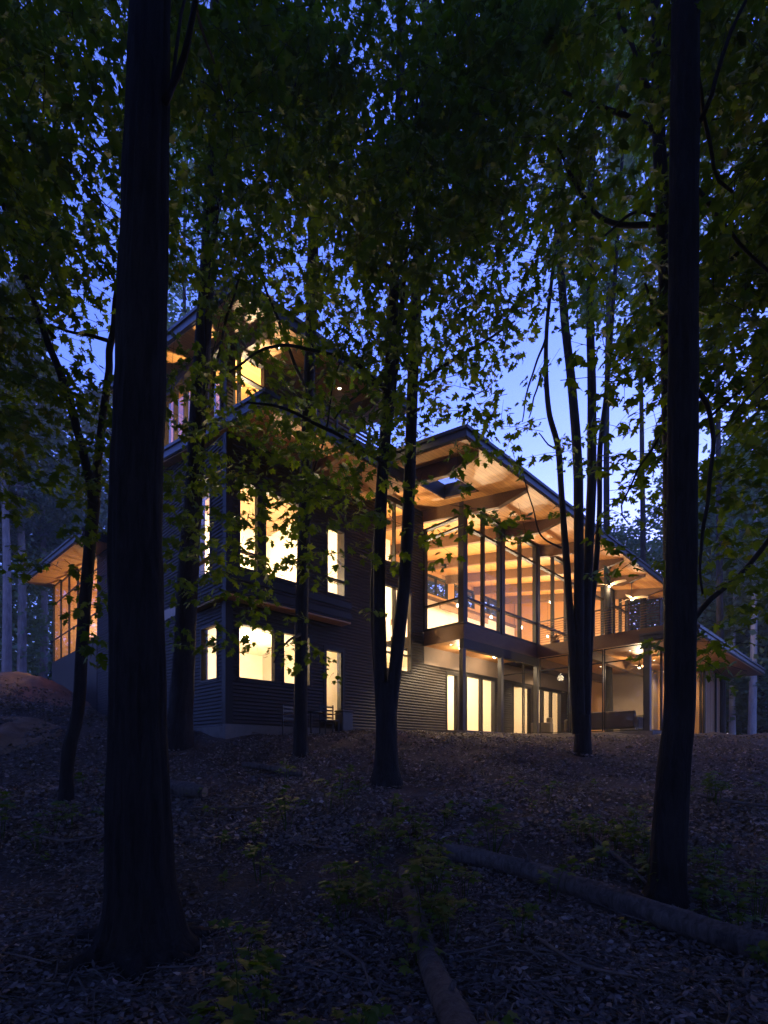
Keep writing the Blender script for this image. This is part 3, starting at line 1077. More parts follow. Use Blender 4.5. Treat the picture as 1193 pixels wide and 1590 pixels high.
def patio_chair(u, v, rot, label):
    z = gz(*hw(u, v, 0)[:2]) + .0
    e = empty('patio_chair', hw(u, v, z), HR + rot)
    tag(e, label, 'chair', 'patio chairs below the corner window')
    bx('seat', M['metal'], e, -.24, .24, -.24, .24, .42, .45)
    for k in range(4):
        bx('back_slat', M['metal'], e, -.22, .22, .21, .235, .52 + k * .11, .57 + k * .11)
    for sx in (-1, 1):
        for sy in (-1, 1):
            bx('leg', M['metal'], e, sx * .22 - .016, sx * .22 + .016, sy * .22 - .016, sy * .22 + .016, -.12, .42 if sy < 0 else .94)
    for sx in (-1, 1):
        bx('armrest', M['slat'], e, sx * .24 - .03, sx * .24 + .03, -.24, .2, .64, .67)


patio_chair(-6.6, V1 - .75, R(10), 'thin metal chair under the big corner window')
patio_chair(-5.3, V1 - .75, R(-15), 'thin metal chair between the corner window and the narrow door')
e = empty('patio_table', hw(-5.95, V1 - .7, gz(*hw(-5.95, V1 - .7, 0)[:2])), HR)
tag(e, 'small round metal table between two thin chairs', 'table')
q = MB(); q.lathe([(0, .68), (.32, .68), (.32, .71), (0, .71)], 20); q.build('table_top', M['metal'], e)
q = MB(); q.lathe([(.03, -.1), (.03, .68)], 8); q.build('stem', M['metal'], e)
q = MB(); q.lathe([(0, -.1), (.22, -.1), (.22, .03), (.03, .06)], 16); q.build('foot', M['metal'], e)

# ------------------------------------------------------------------ trees
def leaf_shape(full=True):
    if full:
        half = [(.15, -.06), (.50, .06), (.24, .24), (.64, .56), (.22, .50), (.24, .72)]
    else:
        half = [(.40, .08), (.25, .28), (.52, .50), (.17, .60)]
    pts = [(0, 0)] + half + [(0, 1.08)] + [(-x, y) for x, y in reversed(half)]
    k = len(half)
    v = np.array([(x, y - .35, -.22 * abs(x) - .12 * (y - .35) ** 2) for x, y in pts])
    right = list(range(0, k + 2))
    left = [0] + list(range(k + 1, 2 * k + 2))
    return v, [right, left]


LEAF_FULL, LEAF_LITE = leaf_shape(True), leaf_shape(False)
QUADLEAF = (np.array([(0, -.5, 0), (.38, -.05, -.06), (0, .5, 0), (-.38, -.05, -.06)]), [[0, 1, 2, 3]])


def norm(a):
    return a / np.maximum(np.linalg.norm(a, axis=1, keepdims=True), 1e-9)


def leaf_frames(tip, nrm):
    y = norm(tip)
    x = norm(np.cross(y, nrm))
    z = np.cross(x, y)
    return x, y, z


def place(shape, pos, tip, nrm, size):
    x, y, z = leaf_frames(tip, nrm)
    v = shape[0]
    out = pos[:, None, :] + size[:, None, None] * (v[None, :, 0:1] * x[:, None, :] + v[None, :, 1:2] * y[:, None, :] + v[None, :, 2:3] * z[:, None, :])
    return out.reshape(-1, 3)


def sprays(centers, per=14, length=.75, size=.125, tilt=.55, droop=.25, jit=.0):
    """leafy twigs: flat fans of leaves along a twig through each centre; returns per-leaf arrays and the twig segments"""
    n = len(centers)
    az = rng.uniform(0, 2 * np.pi, n)
    d = np.stack([np.cos(az), np.sin(az), rng.normal(-.12, .22, n)], 1)
    d = norm(d)
    L = length * rng.uniform(.6, 1.25, n)
    t = rng.uniform(-.5, .5, (n, per))
    side = np.where(rng.random((n, per)) < .5, -1.0, 1.0)
    lat = np.stack([-d[:, 1], d[:, 0], np.zeros(n)], 1)
    off = side * rng.uniform(.03, .20, (n, per))
    pos = centers[:, None, :] + d[:, None, :] * (t * L[:, None])[:, :, None] + lat[:, None, :] * off[:, :, None]
    pos[:, :, 2] += rng.normal(0, .05, (n, per)) - droop * np.abs(off) - .10 * (t + .5) ** 2
    tip = d[:, None, :] * rng.uniform(.2, 1, (n, per))[:, :, None] + lat[:, None, :] * (side * rng.uniform(.2, 1, (n, per)))[:, :, None]
    tip[:, :, 2] -= rng.uniform(.0, .9, (n, per))
    nr = rng.normal(0, tilt, (n, per, 3)) + np.array([0, 0, 1.0])
    sz = size * rng.uniform(.6, 1.25, (n, per))
    tone = np.clip(rng.normal(.45, .16, (n, 1)) + rng.normal(0, .14, (n, per)), 0, 1)
    return pos.reshape(-1, 3), tip.reshape(-1, 3), nr.reshape(-1, 3), sz.ravel(), tone.ravel(), np.stack([centers - d * (L * .6)[:, None], centers + d * (L * .5)[:, None]], 1)


def trunk_path(pts):
    """[(px,py,d,radius_px)...] -> points and radii in metres, resampled smoothly"""
    w = [P(a, b, c) for a, b, c, r in pts]
    rr = [r / FPX * c for a, b, c, r in pts]
    return w, rr


def resample(w, rr, step):
    seg = [0.0]
    for a, b in zip(w[:-1], w[1:]):
        seg.append(seg[-1] + (b - a).length)
    n = max(4, int(seg[-1] / step))
    out, ro = [], []
    W = np.array([list(p) for p in w])
    for i in range(n + 1):
        s = seg[-1] * i / n
        k = min(max(np.searchsorted(seg, s) - 1, 0), len(w) - 2)
        f = (s - seg[k]) / max(seg[k + 1] - seg[k], 1e-6)
        p0, p1, p2, p3 = W[max(k - 1, 0)], W[k], W[k + 1], W[min(k + 2, len(w) - 1)]
        c = .5 * (2 * p1 + (p2 - p0) * f + (2 * p0 - 5 * p1 + 4 * p2 - p3) * f * f + (3 * p1 - p0 - 3 * p2 + p3) * f ** 3)
        out.append(Vector(c))
        ro.append(rr[k] * (1 - f) + rr[k + 1] * f)
    return out, ro


def make_trunk(parent, w, rr, mat, step=.12, sides=22, amp=.10, freq=5.0, name='trunk', seed=0.0, crack=None):
    w, rr = resample(w, rr, step)

    def jag(i, th, p):
        a = mnoise.noise(Vector((math.cos(th) * freq * .5 + seed, math.sin(th) * freq * .5, p.z * .45)))
        b = mnoise.noise(Vector((math.cos(th) * freq * 1.6, math.sin(th) * freq * 1.6 + seed, p.z * 1.6)))
        k = 1 + amp * a + amp * .6 * b
        if crack is not None:
            dd = (th - crack(p.z) + math.pi) % (2 * math.pi) - math.pi
            k -= .16 * math.exp(-(dd / .14) ** 2)
        return k
    q = MB()
    q.tube(w, rr, sides, True, jag)
    return q.build(name, mat, parent, smooth=True), w, rr


class Tree:
    def __init__(s, name, label, cat='tree', group=None):
        s.name, s.label = name, label
        s.e = empty(name)
        tag(s.e, label, cat, group)
        s.path, s.rad = [], []
        s.centers, s.lite = [], []

    def trunk(s, pts, mat='bark', **k):
        w, rr = trunk_path(pts)
        # set the foot into the ground
        g = gz(w[0].x, w[0].y)
        if k.pop('foot', True):
            w = [Vector((w[0].x, w[0].y, g - .25))] + [p for p in w[0:] if p.z > g - .05]
            rr = [rr[0] * 1.08] + rr[len(rr) - len(w) + 1:]
        o, w, rr = make_trunk(None, w, rr, M[mat], **k)
        o.parent = s.e
        s.path += w
        s.rad += rr
        return o

    def branch(s, pts, mat='bark2', name='branch'):
        w, rr = trunk_path(pts)
        w, rr = resample(w, rr, .12)
        w = [p + Vector((mnoise.noise(p * 2.1), mnoise.noise(p * 2.3 + Vector((9, 0, 0))), mnoise.noise(p * 2.2 + Vector((0, 7, 0))))) * .035 for p in w]
        q = MB(); q.tube(w, rr, 7)
        o = q.build(name, M[mat], s.e, smooth=True)
        s.path += w
        s.rad += rr
        return o

    def grow(s, mat='bark2', n=9):
        """limbs from the trunk to groups of leafy twigs, then the crown itself"""
        c = np.array(s.centers + s.lite)
        if len(c) == 0:
            return
        path = np.array([list(p) for p in s.path])
        order = [k for k in rng.permutation(len(c)) if c[k][2] > 5.5][:n]
        twq = MB()
        for k in order:
            t = c[k]
            hd = np.hypot(path[:, 0] - t[0], path[:, 1] - t[1])
            want = t[2] - .7 * hd
            i = int(np.argmin(np.abs(path[:, 2] - want) + .15 * hd))
            a, b = Vector(path[i]), Vector(t)
            L = (b - a).length
            if L < .5 or L > 7:
                continue
            m1 = a.lerp(b, .35) + Vector((0, 0, .10 * L))
            m2 = a.lerp(b, .7) + Vector((0, 0, .09 * L))
            r0 = min(s.rad[i] * .4, .010 + .006 * L)
            w, rr = resample([a, m1, m2, b], [r0, r0 * .75, r0 * .5, .006], .2)
            w = [p + Vector((mnoise.noise(p * 1.7), mnoise.noise(p * 1.9 + Vector((9, 0, 0))), mnoise.noise(p * 1.8 + Vector((0, 7, 0))))) * .07 * min(1, j / 3) for j, p in enumerate(w)]
            q = MB(); q.tube(w, rr, 6)
            q.build('branch', M[mat], s.e, smooth=True)
            pw = np.array([list(p) for p in w[len(w) // 3:]])
            dd = np.linalg.norm(c - t, axis=1)
            for j in np.argsort(dd)[1:9]:
                if dd[j] < 1.6:
                    z = pw[int(np.argmin(np.linalg.norm(pw - c[j], axis=1)))]
                    mid = (Vector(z) + Vector(c[j])) / 2 + Vector((0, 0, .06))
                    twq.tube([Vector(z), mid, Vector(c[j])], [.007, .005, .003], 4, False)
        allp = []
        for arr, shp, per, ln, sz in ((s.centers, LEAF_FULL, 14, .78, .14), (s.lite, LEAF_LITE, 12, 1.2, .21)):
            if not len(arr):
                continue
            pos, tip, nr, ss, tone, seg = sprays(np.array(arr), per, ln, sz)
            soup('crown', place(shp, pos, tip, nr, ss), len(shp[0]), shp[1], len(pos), M['leaf'], s.e, tone)
            if shp is LEAF_FULL:
                for a, b in seg:
                    twq.tube([Vector(a), (Vector(a) + Vector(b)) / 2 + Vector((0, 0, .03)), Vector(b)], [.005, .004, .002], 3, False)
        if twq.v:
            twq.build('twigs', M[mat], s.e, smooth=True, kind='stuff')


def proto_leaf_mesh():
    v, f = LEAF_FULL
    me = bpy.data.meshes.new('leaf')
    me.from_pydata(v.tolist(), [], f)
    a = me.attributes.new('rnd', 'FLOAT', 'POINT')
    a.data.foreach_set('value', [random.uniform(.4, .8)] * len(v))
    me.materials.append(M['leaf'])
    return me


LEAF_MESHES = [proto_leaf_mesh() for _ in range(5)]


def hang_leaves(tree, cents, per, length=.5, size=.13):
    from mathutils import Matrix
    pos, tip, nr, ss, tone, seg = sprays(np.array(cents), per, length, size, .5, .3)
    x, y, z = leaf_frames(tip, nr)
    for k in range(len(pos)):
        o = bpy.data.objects.new('leaf', LEAF_MESHES[k % 5])
        m = Matrix(((x[k][0], y[k][0], z[k][0], pos[k][0]), (x[k][1], y[k][1], z[k][1], pos[k][1]), (x[k][2], y[k][2], z[k][2], pos[k][2]), (0, 0, 0, 1)))
        o.matrix_world = m @ Matrix.Scale(ss[k], 4)
        link(o)
        o.parent = tree.e
    for a, b in seg:
        q = MB(); q.tube([Vector(a), (Vector(a) + Vector(b)) / 2 + Vector((0, 0, .03)), Vector(b)], [.006, .004, .002], 4, False)
        q.build('twig', M['bark2'], tree.e)


T = {}
T['left'] = t = Tree('maple_tree', 'thick dark maple trunk with flaring roots, rising before the house')
t.trunk([(222, 1478, 4.3, 84), (221, 1455, 4.3, 66), (221, 1425, 4.3, 56), (219, 1380, 4.3, 49), (217, 1300, 4.3, 45), (215, 1200, 4.3, 42), (213, 1000, 4.3, 39), (212, 800, 4.3, 38), (218, 600, 4.3, 36), (224, 400, 4.3, 34), (229, 200, 4.35, 31), (234, 0, 4.4, 29), (240, -500, 4.5, 24), (230, -1300, 4.6, 12)], step=.05, sides=64, amp=.13, freq=9)
for k, (a, l, r) in enumerate(((.3, .75, .09), (1.5, .6, .07), (2.7, .8, .09), (3.9, .85, .08), (4.8, .8, .10), (5.6, .7, .07))):
    b = P(222, 1478, 4.3)
    pts = []
    for j in range(5):
        s = .1 + l * j / 4
        x, y = b.x + math.cos(a + .12 * j) * s, b.y + math.sin(a + .12 * j) * s
        pts.append(Vector((x, y, gz(x, y) + .13 - .05 * j)))
    q = MB(); q.tube(pts, [r * 1.3, r * 1.1, r * .85, r * .55, r * .2], 10)
    q.build('root', M['bark'], t.e, smooth=True)
t.branch([(255, 170, 4.35, 6), (272, 120, 4.3, 5), (290, 60, 4.2, 4.5), (310, -20, 4.1, 4), (340, -160, 4.0, 3)])
t.branch([(262, 150, 4.35, 3), (275, 60, 4.5, 2.5), (292, -20, 4.6, 2)])

T['right'] = t = Tree('maple_tree', 'straight dark trunk with a long vertical bark crack beside the fallen log')
t.trunk([(1034, 1395, 5.5, 34), (1036, 1375, 5.5, 28), (1040, 1300, 5.5, 25), (1048, 1180, 5.5, 23), (1056, 1080, 5.5, 22), (1059, 800, 5.5, 21.5), (1062, 400, 5.5, 21), (1065, 0, 5.5, 20), (1068, -500, 5.6, 16), (1075, -1100, 5.7, 8)], step=.08, sides=36, amp=.09, freq=6, seed=5, crack=lambda z: 4.5 + .5 * math.sin(z * .55))
t.branch([(1075, 600, 5.6, 4), (1100, 630, 5.8, 3.6), (1110, 690, 5.8, 3.2), (1103, 750, 5.8, 3), (1092, 820, 5.8, 2.8), (1083, 880, 5.9, 2), (1090, 920, 5.9, 1.6)])
t.branch([(1080, 200, 5.5, 4), (1105, 150, 5.3, 3.4), (1130, 60, 5.2, 3), (1160, 0, 5.1, 2.5)])
t.branch([(1078, 290, 5.6, 3.5), (1110, 330, 5.8, 3), (1150, 380, 6.2, 2.4), (1200, 430, 6.4, 2)])
t.branch([(1078, 100, 5.5, 3.5), (1095, 180, 6, 3), (1108, 260, 6.2, 2.5), (1140, 300, 6.3, 2)])

T['sapling'] = t = Tree('maple_sapling', 'thin crooked forked sapling left of the thick maple trunk')
t.trunk([(103, 1243, 9, 11), (104, 1200, 9, 9), (108, 1160, 9, 9.5), (122, 1100, 9, 8.5), (128, 1000, 9, 8.5), (137, 880, 9, 8.5), (147, 775, 9, 9)], mat='bark2', sides=14, amp=.08)
t.branch([(146, 790, 9, 7), (131, 705, 8.9, 6.5), (100, 600, 8.7, 6), (65, 505, 8.5, 5), (25, 375, 8.3, 4), (-20, 250, 8, 3)])
t.branch([(147, 790, 9, 7), (154, 690, 9.1, 6), (164, 610, 9.2, 5.5), (177, 500, 9.3, 5), (188, 380, 9.4, 4), (205, 200, 9.5, 3)])
t.branch([(85, 525, 8.7, 3), (55, 498, 8.6, 2.6), (20, 495, 8.5, 2.2), (-30, 490, 8.4, 1.5)])
t.branch([(170, 530, 9.2, 3), (140, 522, 9, 2.6), (110, 515, 9, 2), (80, 505, 9, 1.5)])

T['back'] = t = Tree('maple_tree', 'leaning trunk standing close to the dark side wall of the house')
t.trunk([(277, 1137, 13.2, 24), (280, 1110, 13.2, 19), (285, 1040, 13.1, 16.5), (292, 900, 12.9, 15), (302, 740, 12.5, 13), (316, 520, 11.8, 12), (329, 300, 11.1, 11), (335, 100, 10.8, 10), (338, -200, 10.6, 8), (340, -700, 10.5, 4)], sides=18, seed=2)

T['post'] = t = Tree('maple_tree', 'slim straight trunk in front of the lit corner windows')
t.trunk([(467, 1162, 12.6, 13), (467, 1130, 12.6, 11), (468, 1000, 12.6, 10), (473, 800, 12.4, 9.5), (480, 600, 12.0, 9), (486, 400, 11.7, 8.5), (489, 200, 11.5, 7.5), (490, -100, 11.4, 6), (490, -600, 11.4, 3)], sides=16, seed=3)
t.branch([(480, 620, 12.0, 3), (455, 560, 11.2, 2.6), (425, 480, 10.6, 2.2), (395, 400, 10.4, 1.6)])
t.branch([(468, 985, 12.5, 2.6), (455, 990, 11.8, 2), (438, 1005, 11.3, 1.5), (425, 1030, 11.0, 1)], name='branch')

T['twin'] = t = Tree('maple_tree', 'twin-stemmed maple with slender forked trunks before the stair window')
t.trunk([(600, 1213, 10.5, 25), (600, 1190, 10.5, 19), (600, 1150, 10.5, 17), (600, 1095, 10.5, 16), (598, 1060, 10.5, 11)], sides=18, step=.09)
t.trunk([(593, 1110, 10.5, 10), (590, 1000, 10.5, 10.5), (589, 900, 10.5, 10), (592, 780, 10.4, 9.5), (603, 610, 10.3, 9), (612, 450, 10.2, 8), (620, 200, 10.2, 7), (626, -100, 10.2, 5.5), (632, -600, 10.2, 3)], sides=14, foot=False, name='stem')
t.trunk([(606, 1110, 10.5, 10), (618, 1000, 10.5, 10.5), (630, 880, 10.5, 10), (637, 720, 10.5, 9), (642, 560, 10.5, 8.5), (648, 420, 10.5, 8), (657, 180, 10.5, 6.5), (662, -100, 10.5, 5), (668, -600, 10.5, 3)], sides=14, foot=False, name='stem')
t.trunk([(590, 1100, 10.6, 6), (582, 1000, 10.6, 5), (580, 900, 10.6, 4.5), (590, 780, 10.5, 4), (608, 640, 10.4, 4), (622, 500, 10.3, 3.5), (636, 330, 10.2, 3), (650, 120, 10.1, 2)], mat='bark2', sides=8, foot=False, name='stem')
t.branch([(602, 610, 10.3, 4), (570, 578, 9.9, 3.3), (545, 560, 9.7, 3), (482, 544, 9.4, 2.6), (419, 537, 9.2, 2), (358, 580, 9.1, 1.5)])
t.branch([(596, 720, 10.3, 3.5), (560, 695, 9.9, 3), (502, 664, 9.5, 2.6), (435, 633, 9.2, 2), (385, 624, 9.0, 1.4)])
t.branch([(596, 590, 10.3, 2.5), (570, 600, 10, 2.2), (545, 622, 9.8, 1.8), (520, 650, 9.6, 1.2)])
t.branch([(650, 400, 10.5, 3.5), (690, 350, 10.2, 3), (740, 300, 10, 2.4), (800, 260, 9.8, 1.6)])
t.branch([(642, 600, 10.5, 3), (700, 560, 10.3, 2.6), (750, 530, 10.2, 2), (800, 500, 10.1, 1.3)])
t.branch([(610, 420, 10.2, 3.5), (560, 360, 9.8, 3), (500, 250, 9.5, 2.5), (455, 120, 9.3, 2)])

T['cluster'] = t = Tree('maple_tree', 'clump of four slender bare stems in front of the screened porch')
t.trunk([(904, 1180, 13.6, 15), (905, 1160, 13.6, 13), (905, 1110, 13.6, 11)], sides=16, step=.08)
t.trunk([(897, 1140, 13.6, 8), (893, 1080, 13.6, 6.5), (886, 960, 13.6, 5.5), (879, 860, 13.6, 5), (872, 765, 13.5, 4.6), (867, 695, 13.5, 4.4), (853, 640, 13.5, 4), (848, 570, 13.5, 3.5), (850, 500, 13.5, 3), (862, 380, 13.5, 2.5), (870, 200, 13.5, 2)], mat='bark2', sides=10, foot=False, name='stem')
t.trunk([(901, 1140, 13.6, 9), (899, 1040, 13.6, 8), (899, 860, 13.6, 7.5), (897, 715, 13.6, 7), (888, 600, 13.6, 6.5), (877, 495, 13.6, 6), (870, 380, 13.6, 5.5), (868, 200, 13.6, 4.5), (866, -100, 13.6, 3.5), (860, -500, 13.6, 2)], sides=12, foot=False, name='stem')
t.trunk([(909, 1140, 13.7, 9), (909, 1000, 13.7, 8), (912, 910, 13.7, 7.5), (916, 820, 13.7, 7.2), (919, 740, 13.7, 7), (919, 610, 13.7, 6.5), (917, 500, 13.7, 6), (918, 300, 13.7, 5), (925, 0, 13.7, 4), (930, -500, 13.7, 2)], sides=12, foot=False, name='stem')
t.trunk([(911, 1130, 13.8, 6), (918, 960, 13.8, 4.6), (925, 885, 13.8, 4.2), (931, 795, 13.8, 4), (932, 700, 13.8, 4), (942, 610, 13.8, 3.6), (950, 505, 13.8, 3.2), (960, 350, 13.8, 2.8), (975, 100, 13.8, 2)], mat='bark2', sides=10, foot=False, name='stem')
for pts in ([(848, 560, 13.5, 2), (838, 590, 13.3, 1.5), (828, 625, 13.2, 1.2), (822, 650, 13.2, .8)], [(850, 520, 13.5, 2.2), (835, 560, 13.4, 1.6), (818, 610, 13.3, 1.3), (812, 655, 13.2, .8)],
            [(868, 700, 13.5, 1.6), (852, 690, 13.3, 1.1), (838, 672, 13.3, .8)], [(872, 850, 13.5, 1.6), (845, 835, 13.2, 1.3), (830, 800, 13.1, 1.1), (820, 765, 13.0, .9), (812, 735, 13.0, .7)]):
    t.branch(pts)

T['behind'] = t = Tree('maple_tree', 'branching trunk half hidden behind the cracked dark trunk')
t.trunk([(1046, 1300, 7.4, 13), (1046, 1200, 7.4, 12), (1043, 900, 7.4, 11), (1040, 700, 7.4, 10.5), (1036, 500, 7.4, 10), (1029, 330, 7.4, 9.5), (1022, 180, 7.4, 9), (1019, 50, 7.4, 7), (1015, -300, 7.4, 5), (1010, -800, 7.4, 3)], sides=14, seed=8)
t.branch([(1030, 345, 7.4, 4.5), (985, 348, 7.5, 4), (940, 342, 7.6, 3.5), (910, 312, 7.6, 3.2), (885, 270, 7.6, 2.8), (868, 235, 7.6, 2), (840, 215, 7.6, 1.4)])
t.branch([(1028, 335, 7.4, 3.2), (1000, 331, 7.2, 2.8), (975, 338, 7.1, 2.2), (940, 365, 7, 1.6)])
t.branch([(1018, 205, 7.4, 4.5), (990, 188, 7.5, 4), (950, 172, 7.6, 3.5), (905, 155, 7.7, 3), (870, 140, 7.8, 2)])
t.branch([(1020, 165, 7.4, 5), (1002, 125, 7.4, 4), (985, 80, 7.4, 3), (960, 20, 7.4, 2.4)])
t.branch([(1020, 130, 7.4, 3), (1035, 60, 7.5, 2.6), (1050, -20, 7.6, 2)])
t.branch([(1040, 540, 7.4, 3), (1015, 480, 7.2, 2.4), (1000, 440, 7.1, 1.6)])
t.branch([(1040, 640, 7.4, 3), (1010, 700, 7.2, 2), (985, 745, 7.1, 1.6), (965, 790, 7.1, 1.2), (975, 810, 7.1, .8)])

# leafy cover: how closed the canopy is, by 100-pixel squares of the photograph (0 open, 9 closed)
DENS = np.array([
    [8, 7, 7, 8, 9, 5, 7, 9, 9, 6, 8, 8],
    [7, 6, 7, 8, 9, 7, 8, 9, 9, 4, 7, 8],
    [8, 5, 7, 7, 8, 9, 9, 9, 7, 3, 5, 8],
    [8, 4, 5, 6, 6, 8, 9, 8, 6, 4, 4, 9],
    [8, 3, 1.5, 6, 6, 5.5, 8, 8, 5, 4, 6, 9],
    [7, 3.5, 2, 5, 5.5, 5.5, 5.5, 5, .4, 2.6, 7, 7],
    [6.5, 4.5, 3, 4.5, 6, 5, 4.5, 3, 0, 1.8, 5, 5.5],
    [5, 4, 4, 4.5, 5.5, 4.5, 2.5, .3, 0, 1.6, 4, 4.5],
    [1.5, 1.5, 3.5, 4, 4.5, 2.5, .2, 0, 0, 1.2, 3, 3.5],
    [.2, .3, 2, 1.5, 2.5, 1.2, 0, 0, 0, 0, 2, 2.5],
    [0, 0, 0, 0, .6, .4, 0, 0, 0, 0, .6, 1.2],
], float)


def cover(px, py):
    fx, fy = np.clip(px / 100 - .5, 0, 11), np.clip(py / 100 - .5, 0, 10)
    if py < 0:
        return 4.6
    if py > 1060:
        return 0.0
    i, j = int(min(fx, 10)), int(min(fy, 9))
    a, b = fx - i, fy - j
    return float((DENS[j, i] * (1 - a) + DENS[j, i + 1] * a) * (1 - b) + (DENS[j + 1, i] * (1 - a) + DENS[j + 1, i + 1] * a) * b)


def owner(px, py):
    r = random.random()
    if py < 380:
        if px < 230: return ('left', 6.0, 10.5) if r < .6 else ('sapling', 7.5, 10.5)
        if px < 410: return ('back', 8.5, 11.5) if r < .7 else ('left', 6.5, 9)
        if px < 540: return ('post', 8.5, 12)
        if px < 850: return ('twin', 8.0, 12)
        if px < 985: return ('cluster', 11, 15) if r < .65 else ('behind', 7, 9.5)
        return ('behind', 6.5, 10) if r < .55 else ('right', 5.6, 9)
    if px < 210: return ('sapling', 7.5, 10.5)
    if px < 380: return ('back', 9.0, 11.3) if r < .6 else ('twin', 8.6, 10.5)
    if px < 545: return ('post', 9.0, 11.6) if r < .55 else ('twin', 8.6, 10.8)
    if px < 830: return ('twin', 8.6, 11.8)
    if px < 925: return ('cluster', 11.5, 14)
    return ('behind', 6.6, 9.5) if r < .6 else ('right', 5.8, 8.5)


CELL = 25
for py in range(-900, 1100, CELL):
    for px in range(-500, 1700, CELL):
        inside = -60 < px < 1250 and py > -60
        cv = cover(px + CELL / 2, py + CELL / 2)
        if cv <= 0:
            continue
        # clumps and gaps
        g = mnoise.noise(Vector((px / 85.0, py / 70.0, 4.2))) + .5 * mnoise.noise(Vector((px / 38.0, py / 33.0, 9.1)))
        cv = min(max(cv / 9.4 + (.42 * g if cv < 8.5 else .2 * g), 0), .985)
        tau = -math.log(1 - cv) * (.95 if py < 400 else .84)
        name, d0, d1 = owner(px, py)
        d = random.uniform(d0, d1)
        ls, per = (.135, 14) if inside else (.21, 12)
        area = per * .36 * .62 * (FPX * ls / d) ** 2
        want = tau * CELL * CELL / area
        cnt = int(want) + (random.random() < want - int(want))
        for _ in range(cnt):
            name, d0, d1 = owner(px, py)
            p = P(px + random.uniform(0, CELL), py + random.uniform(0, CELL), random.uniform(d0, d1))
            if p.z < gz(p.x, p.y) + 1.0 or p.z > 24:
                continue
            (T[name].centers if inside else T[name].lite).append(tuple(p))

print('sprays', {k: (len(v.centers), len(v.lite)) for k, v in T.items()})
for k, nb in (('left', 9), ('right', 8), ('sapling', 3), ('back', 12), ('post', 12), ('twin', 14), ('cluster', 12), ('behind', 10)):
    T[k].grow(n=nb)

hang_leaves(T['post'], [tuple(P(*a)) for a in ((425, 1008, 11.2), (440, 1020, 11.0), (452, 1000, 11.3), (460, 1035, 11.1), (505, 1020, 11.2), (515, 1050, 11.0), (485, 1000, 11.3))], 9, .42, .13)
hang_leaves(T['twin'], [tuple(P(*a)) for a in ((700, 640, 9.8), (730, 650, 9.7), (760, 668, 9.6), (790, 690, 9.5), (745, 700, 9.6), (715, 690, 9.8), (780, 640, 9.6), (765, 620, 9.7))], 11, .5, .13)
hang_leaves(T['behind'], [tuple(P(*a)) for a in ((955, 575, 7.0), (970, 605, 6.9), (985, 560, 7.0), (1000, 640, 7.1), (940, 545, 7.1), (925, 830, 7.0), (955, 850, 7.0), (990, 870, 7.0))], 10, .45, .12)
hang_leaves(T['right'], [tuple(P(*a)) for a in ((1120, 870, 6.2), (1150, 900, 6.1), (1175, 880, 6.0), (1130, 950, 6.2), (1160, 980, 6.0), (1100, 1000, 6.2), (1110, 1040, 6.2))], 10, .45, .12)


# ------------------------------------------------------------------ woods behind the house
def far_tree(name, label, group, h, r, base, n, size, mat_leaf, mat_bark, trunk_r, pine=False):
    e = empty(name)
    tag(e, label, 'tree', group)
    q = MB()
    w, rr = resample([Vector((0, 0, -.6)), Vector((.15, .05, h * .35)), Vector((.0, .2, h * .7)), Vector((.1, .1, h * .97))], [trunk_r * 1.25, trunk_r * .85, trunk_r * .5, .03], .8)
    q.tube(w, rr, 10, True, lambda i, th, p: 1 + .08 * mnoise.noise(Vector((math.cos(th) * 2, math.sin(th) * 2, p.z))))
    q.build('trunk', mat_bark, e, smooth=True)
    nb = 26
    pts = []
    lm = MB()
    for k in range(nb):
        f = (k + .5) / nb
        z = base + (h - base) * f
        az = k * 2.4 + random.uniform(-.4, .4)
        if pine:
            rad = r * (1 - f) ** .7 * random.uniform(.7, 1.1) + .3
            tilt = -.1
        else:
            rad = r * math.sin(math.pi * (.12 + .80 * f)) ** .8 * random.uniform(.6, 1.1)
            tilt = .35
        a = Vector((.1, .1, z - tilt * rad))
        b = Vector((math.cos(az) * rad, math.sin(az) * rad, z))
        if trunk_r > .1:
            lm.tube([a, a.lerp(b, .5) + Vector((0, 0, .06 * rad)), b], [trunk_r * .28 * (1 - .7 * f), trunk_r * .15, .012], 5, False)
        m = int(n / nb)
        s = rng.uniform(.25, 1.08, m) ** .6
        spread = .13 * rad + .32
        c = np.outer(1 - s, list(a)) + np.outer(s, list(b)) + rng.normal(0, spread, (m, 3)) * np.array([1, 1, .5 if pine else .8])
        pts.append(c)
    if lm.v:
        lm.build('limbs', mat_bark, e, smooth=True, kind='stuff')
    c = np.concatenate(pts)
    c = c[c[:, 2] > .3]
    m = len(c)
    tip = rng.normal(0, 1, (m, 3)) * np.array([1, 1, .5])
    nr = rng.normal(0, .6, (m, 3)) + np.array([0, 0, .8])
    sz = size * rng.uniform(.6, 1.3, m)
    tone = np.clip(.5 + .35 * np.array([mnoise.noise(Vector(p) * .7) for p in c]) + rng.normal(0, .15, m), 0, 1)
    soup('crown', place(QUADLEAF, c, tip, nr, sz), 4, QUADLEAF[1], m, mat_leaf, e, tone)
    return e


def scatter_copies(protos, spots):
    used = set()
    for k, (px, d, s) in enumerate(spots):
        pr = protos[k % len(protos)]
        x = (px - CX) / FPX * d
        if pr.name in used:
            o = copy_tree(pr)
        else:
            o = pr
            used.add(pr.name)
        o.location = (x, d, gz(x, d))
        o.rotation_euler = (0, 0, random.uniform(0, 6.28))
        o.scale = (s, s, s * random.uniform(.92, 1.08))


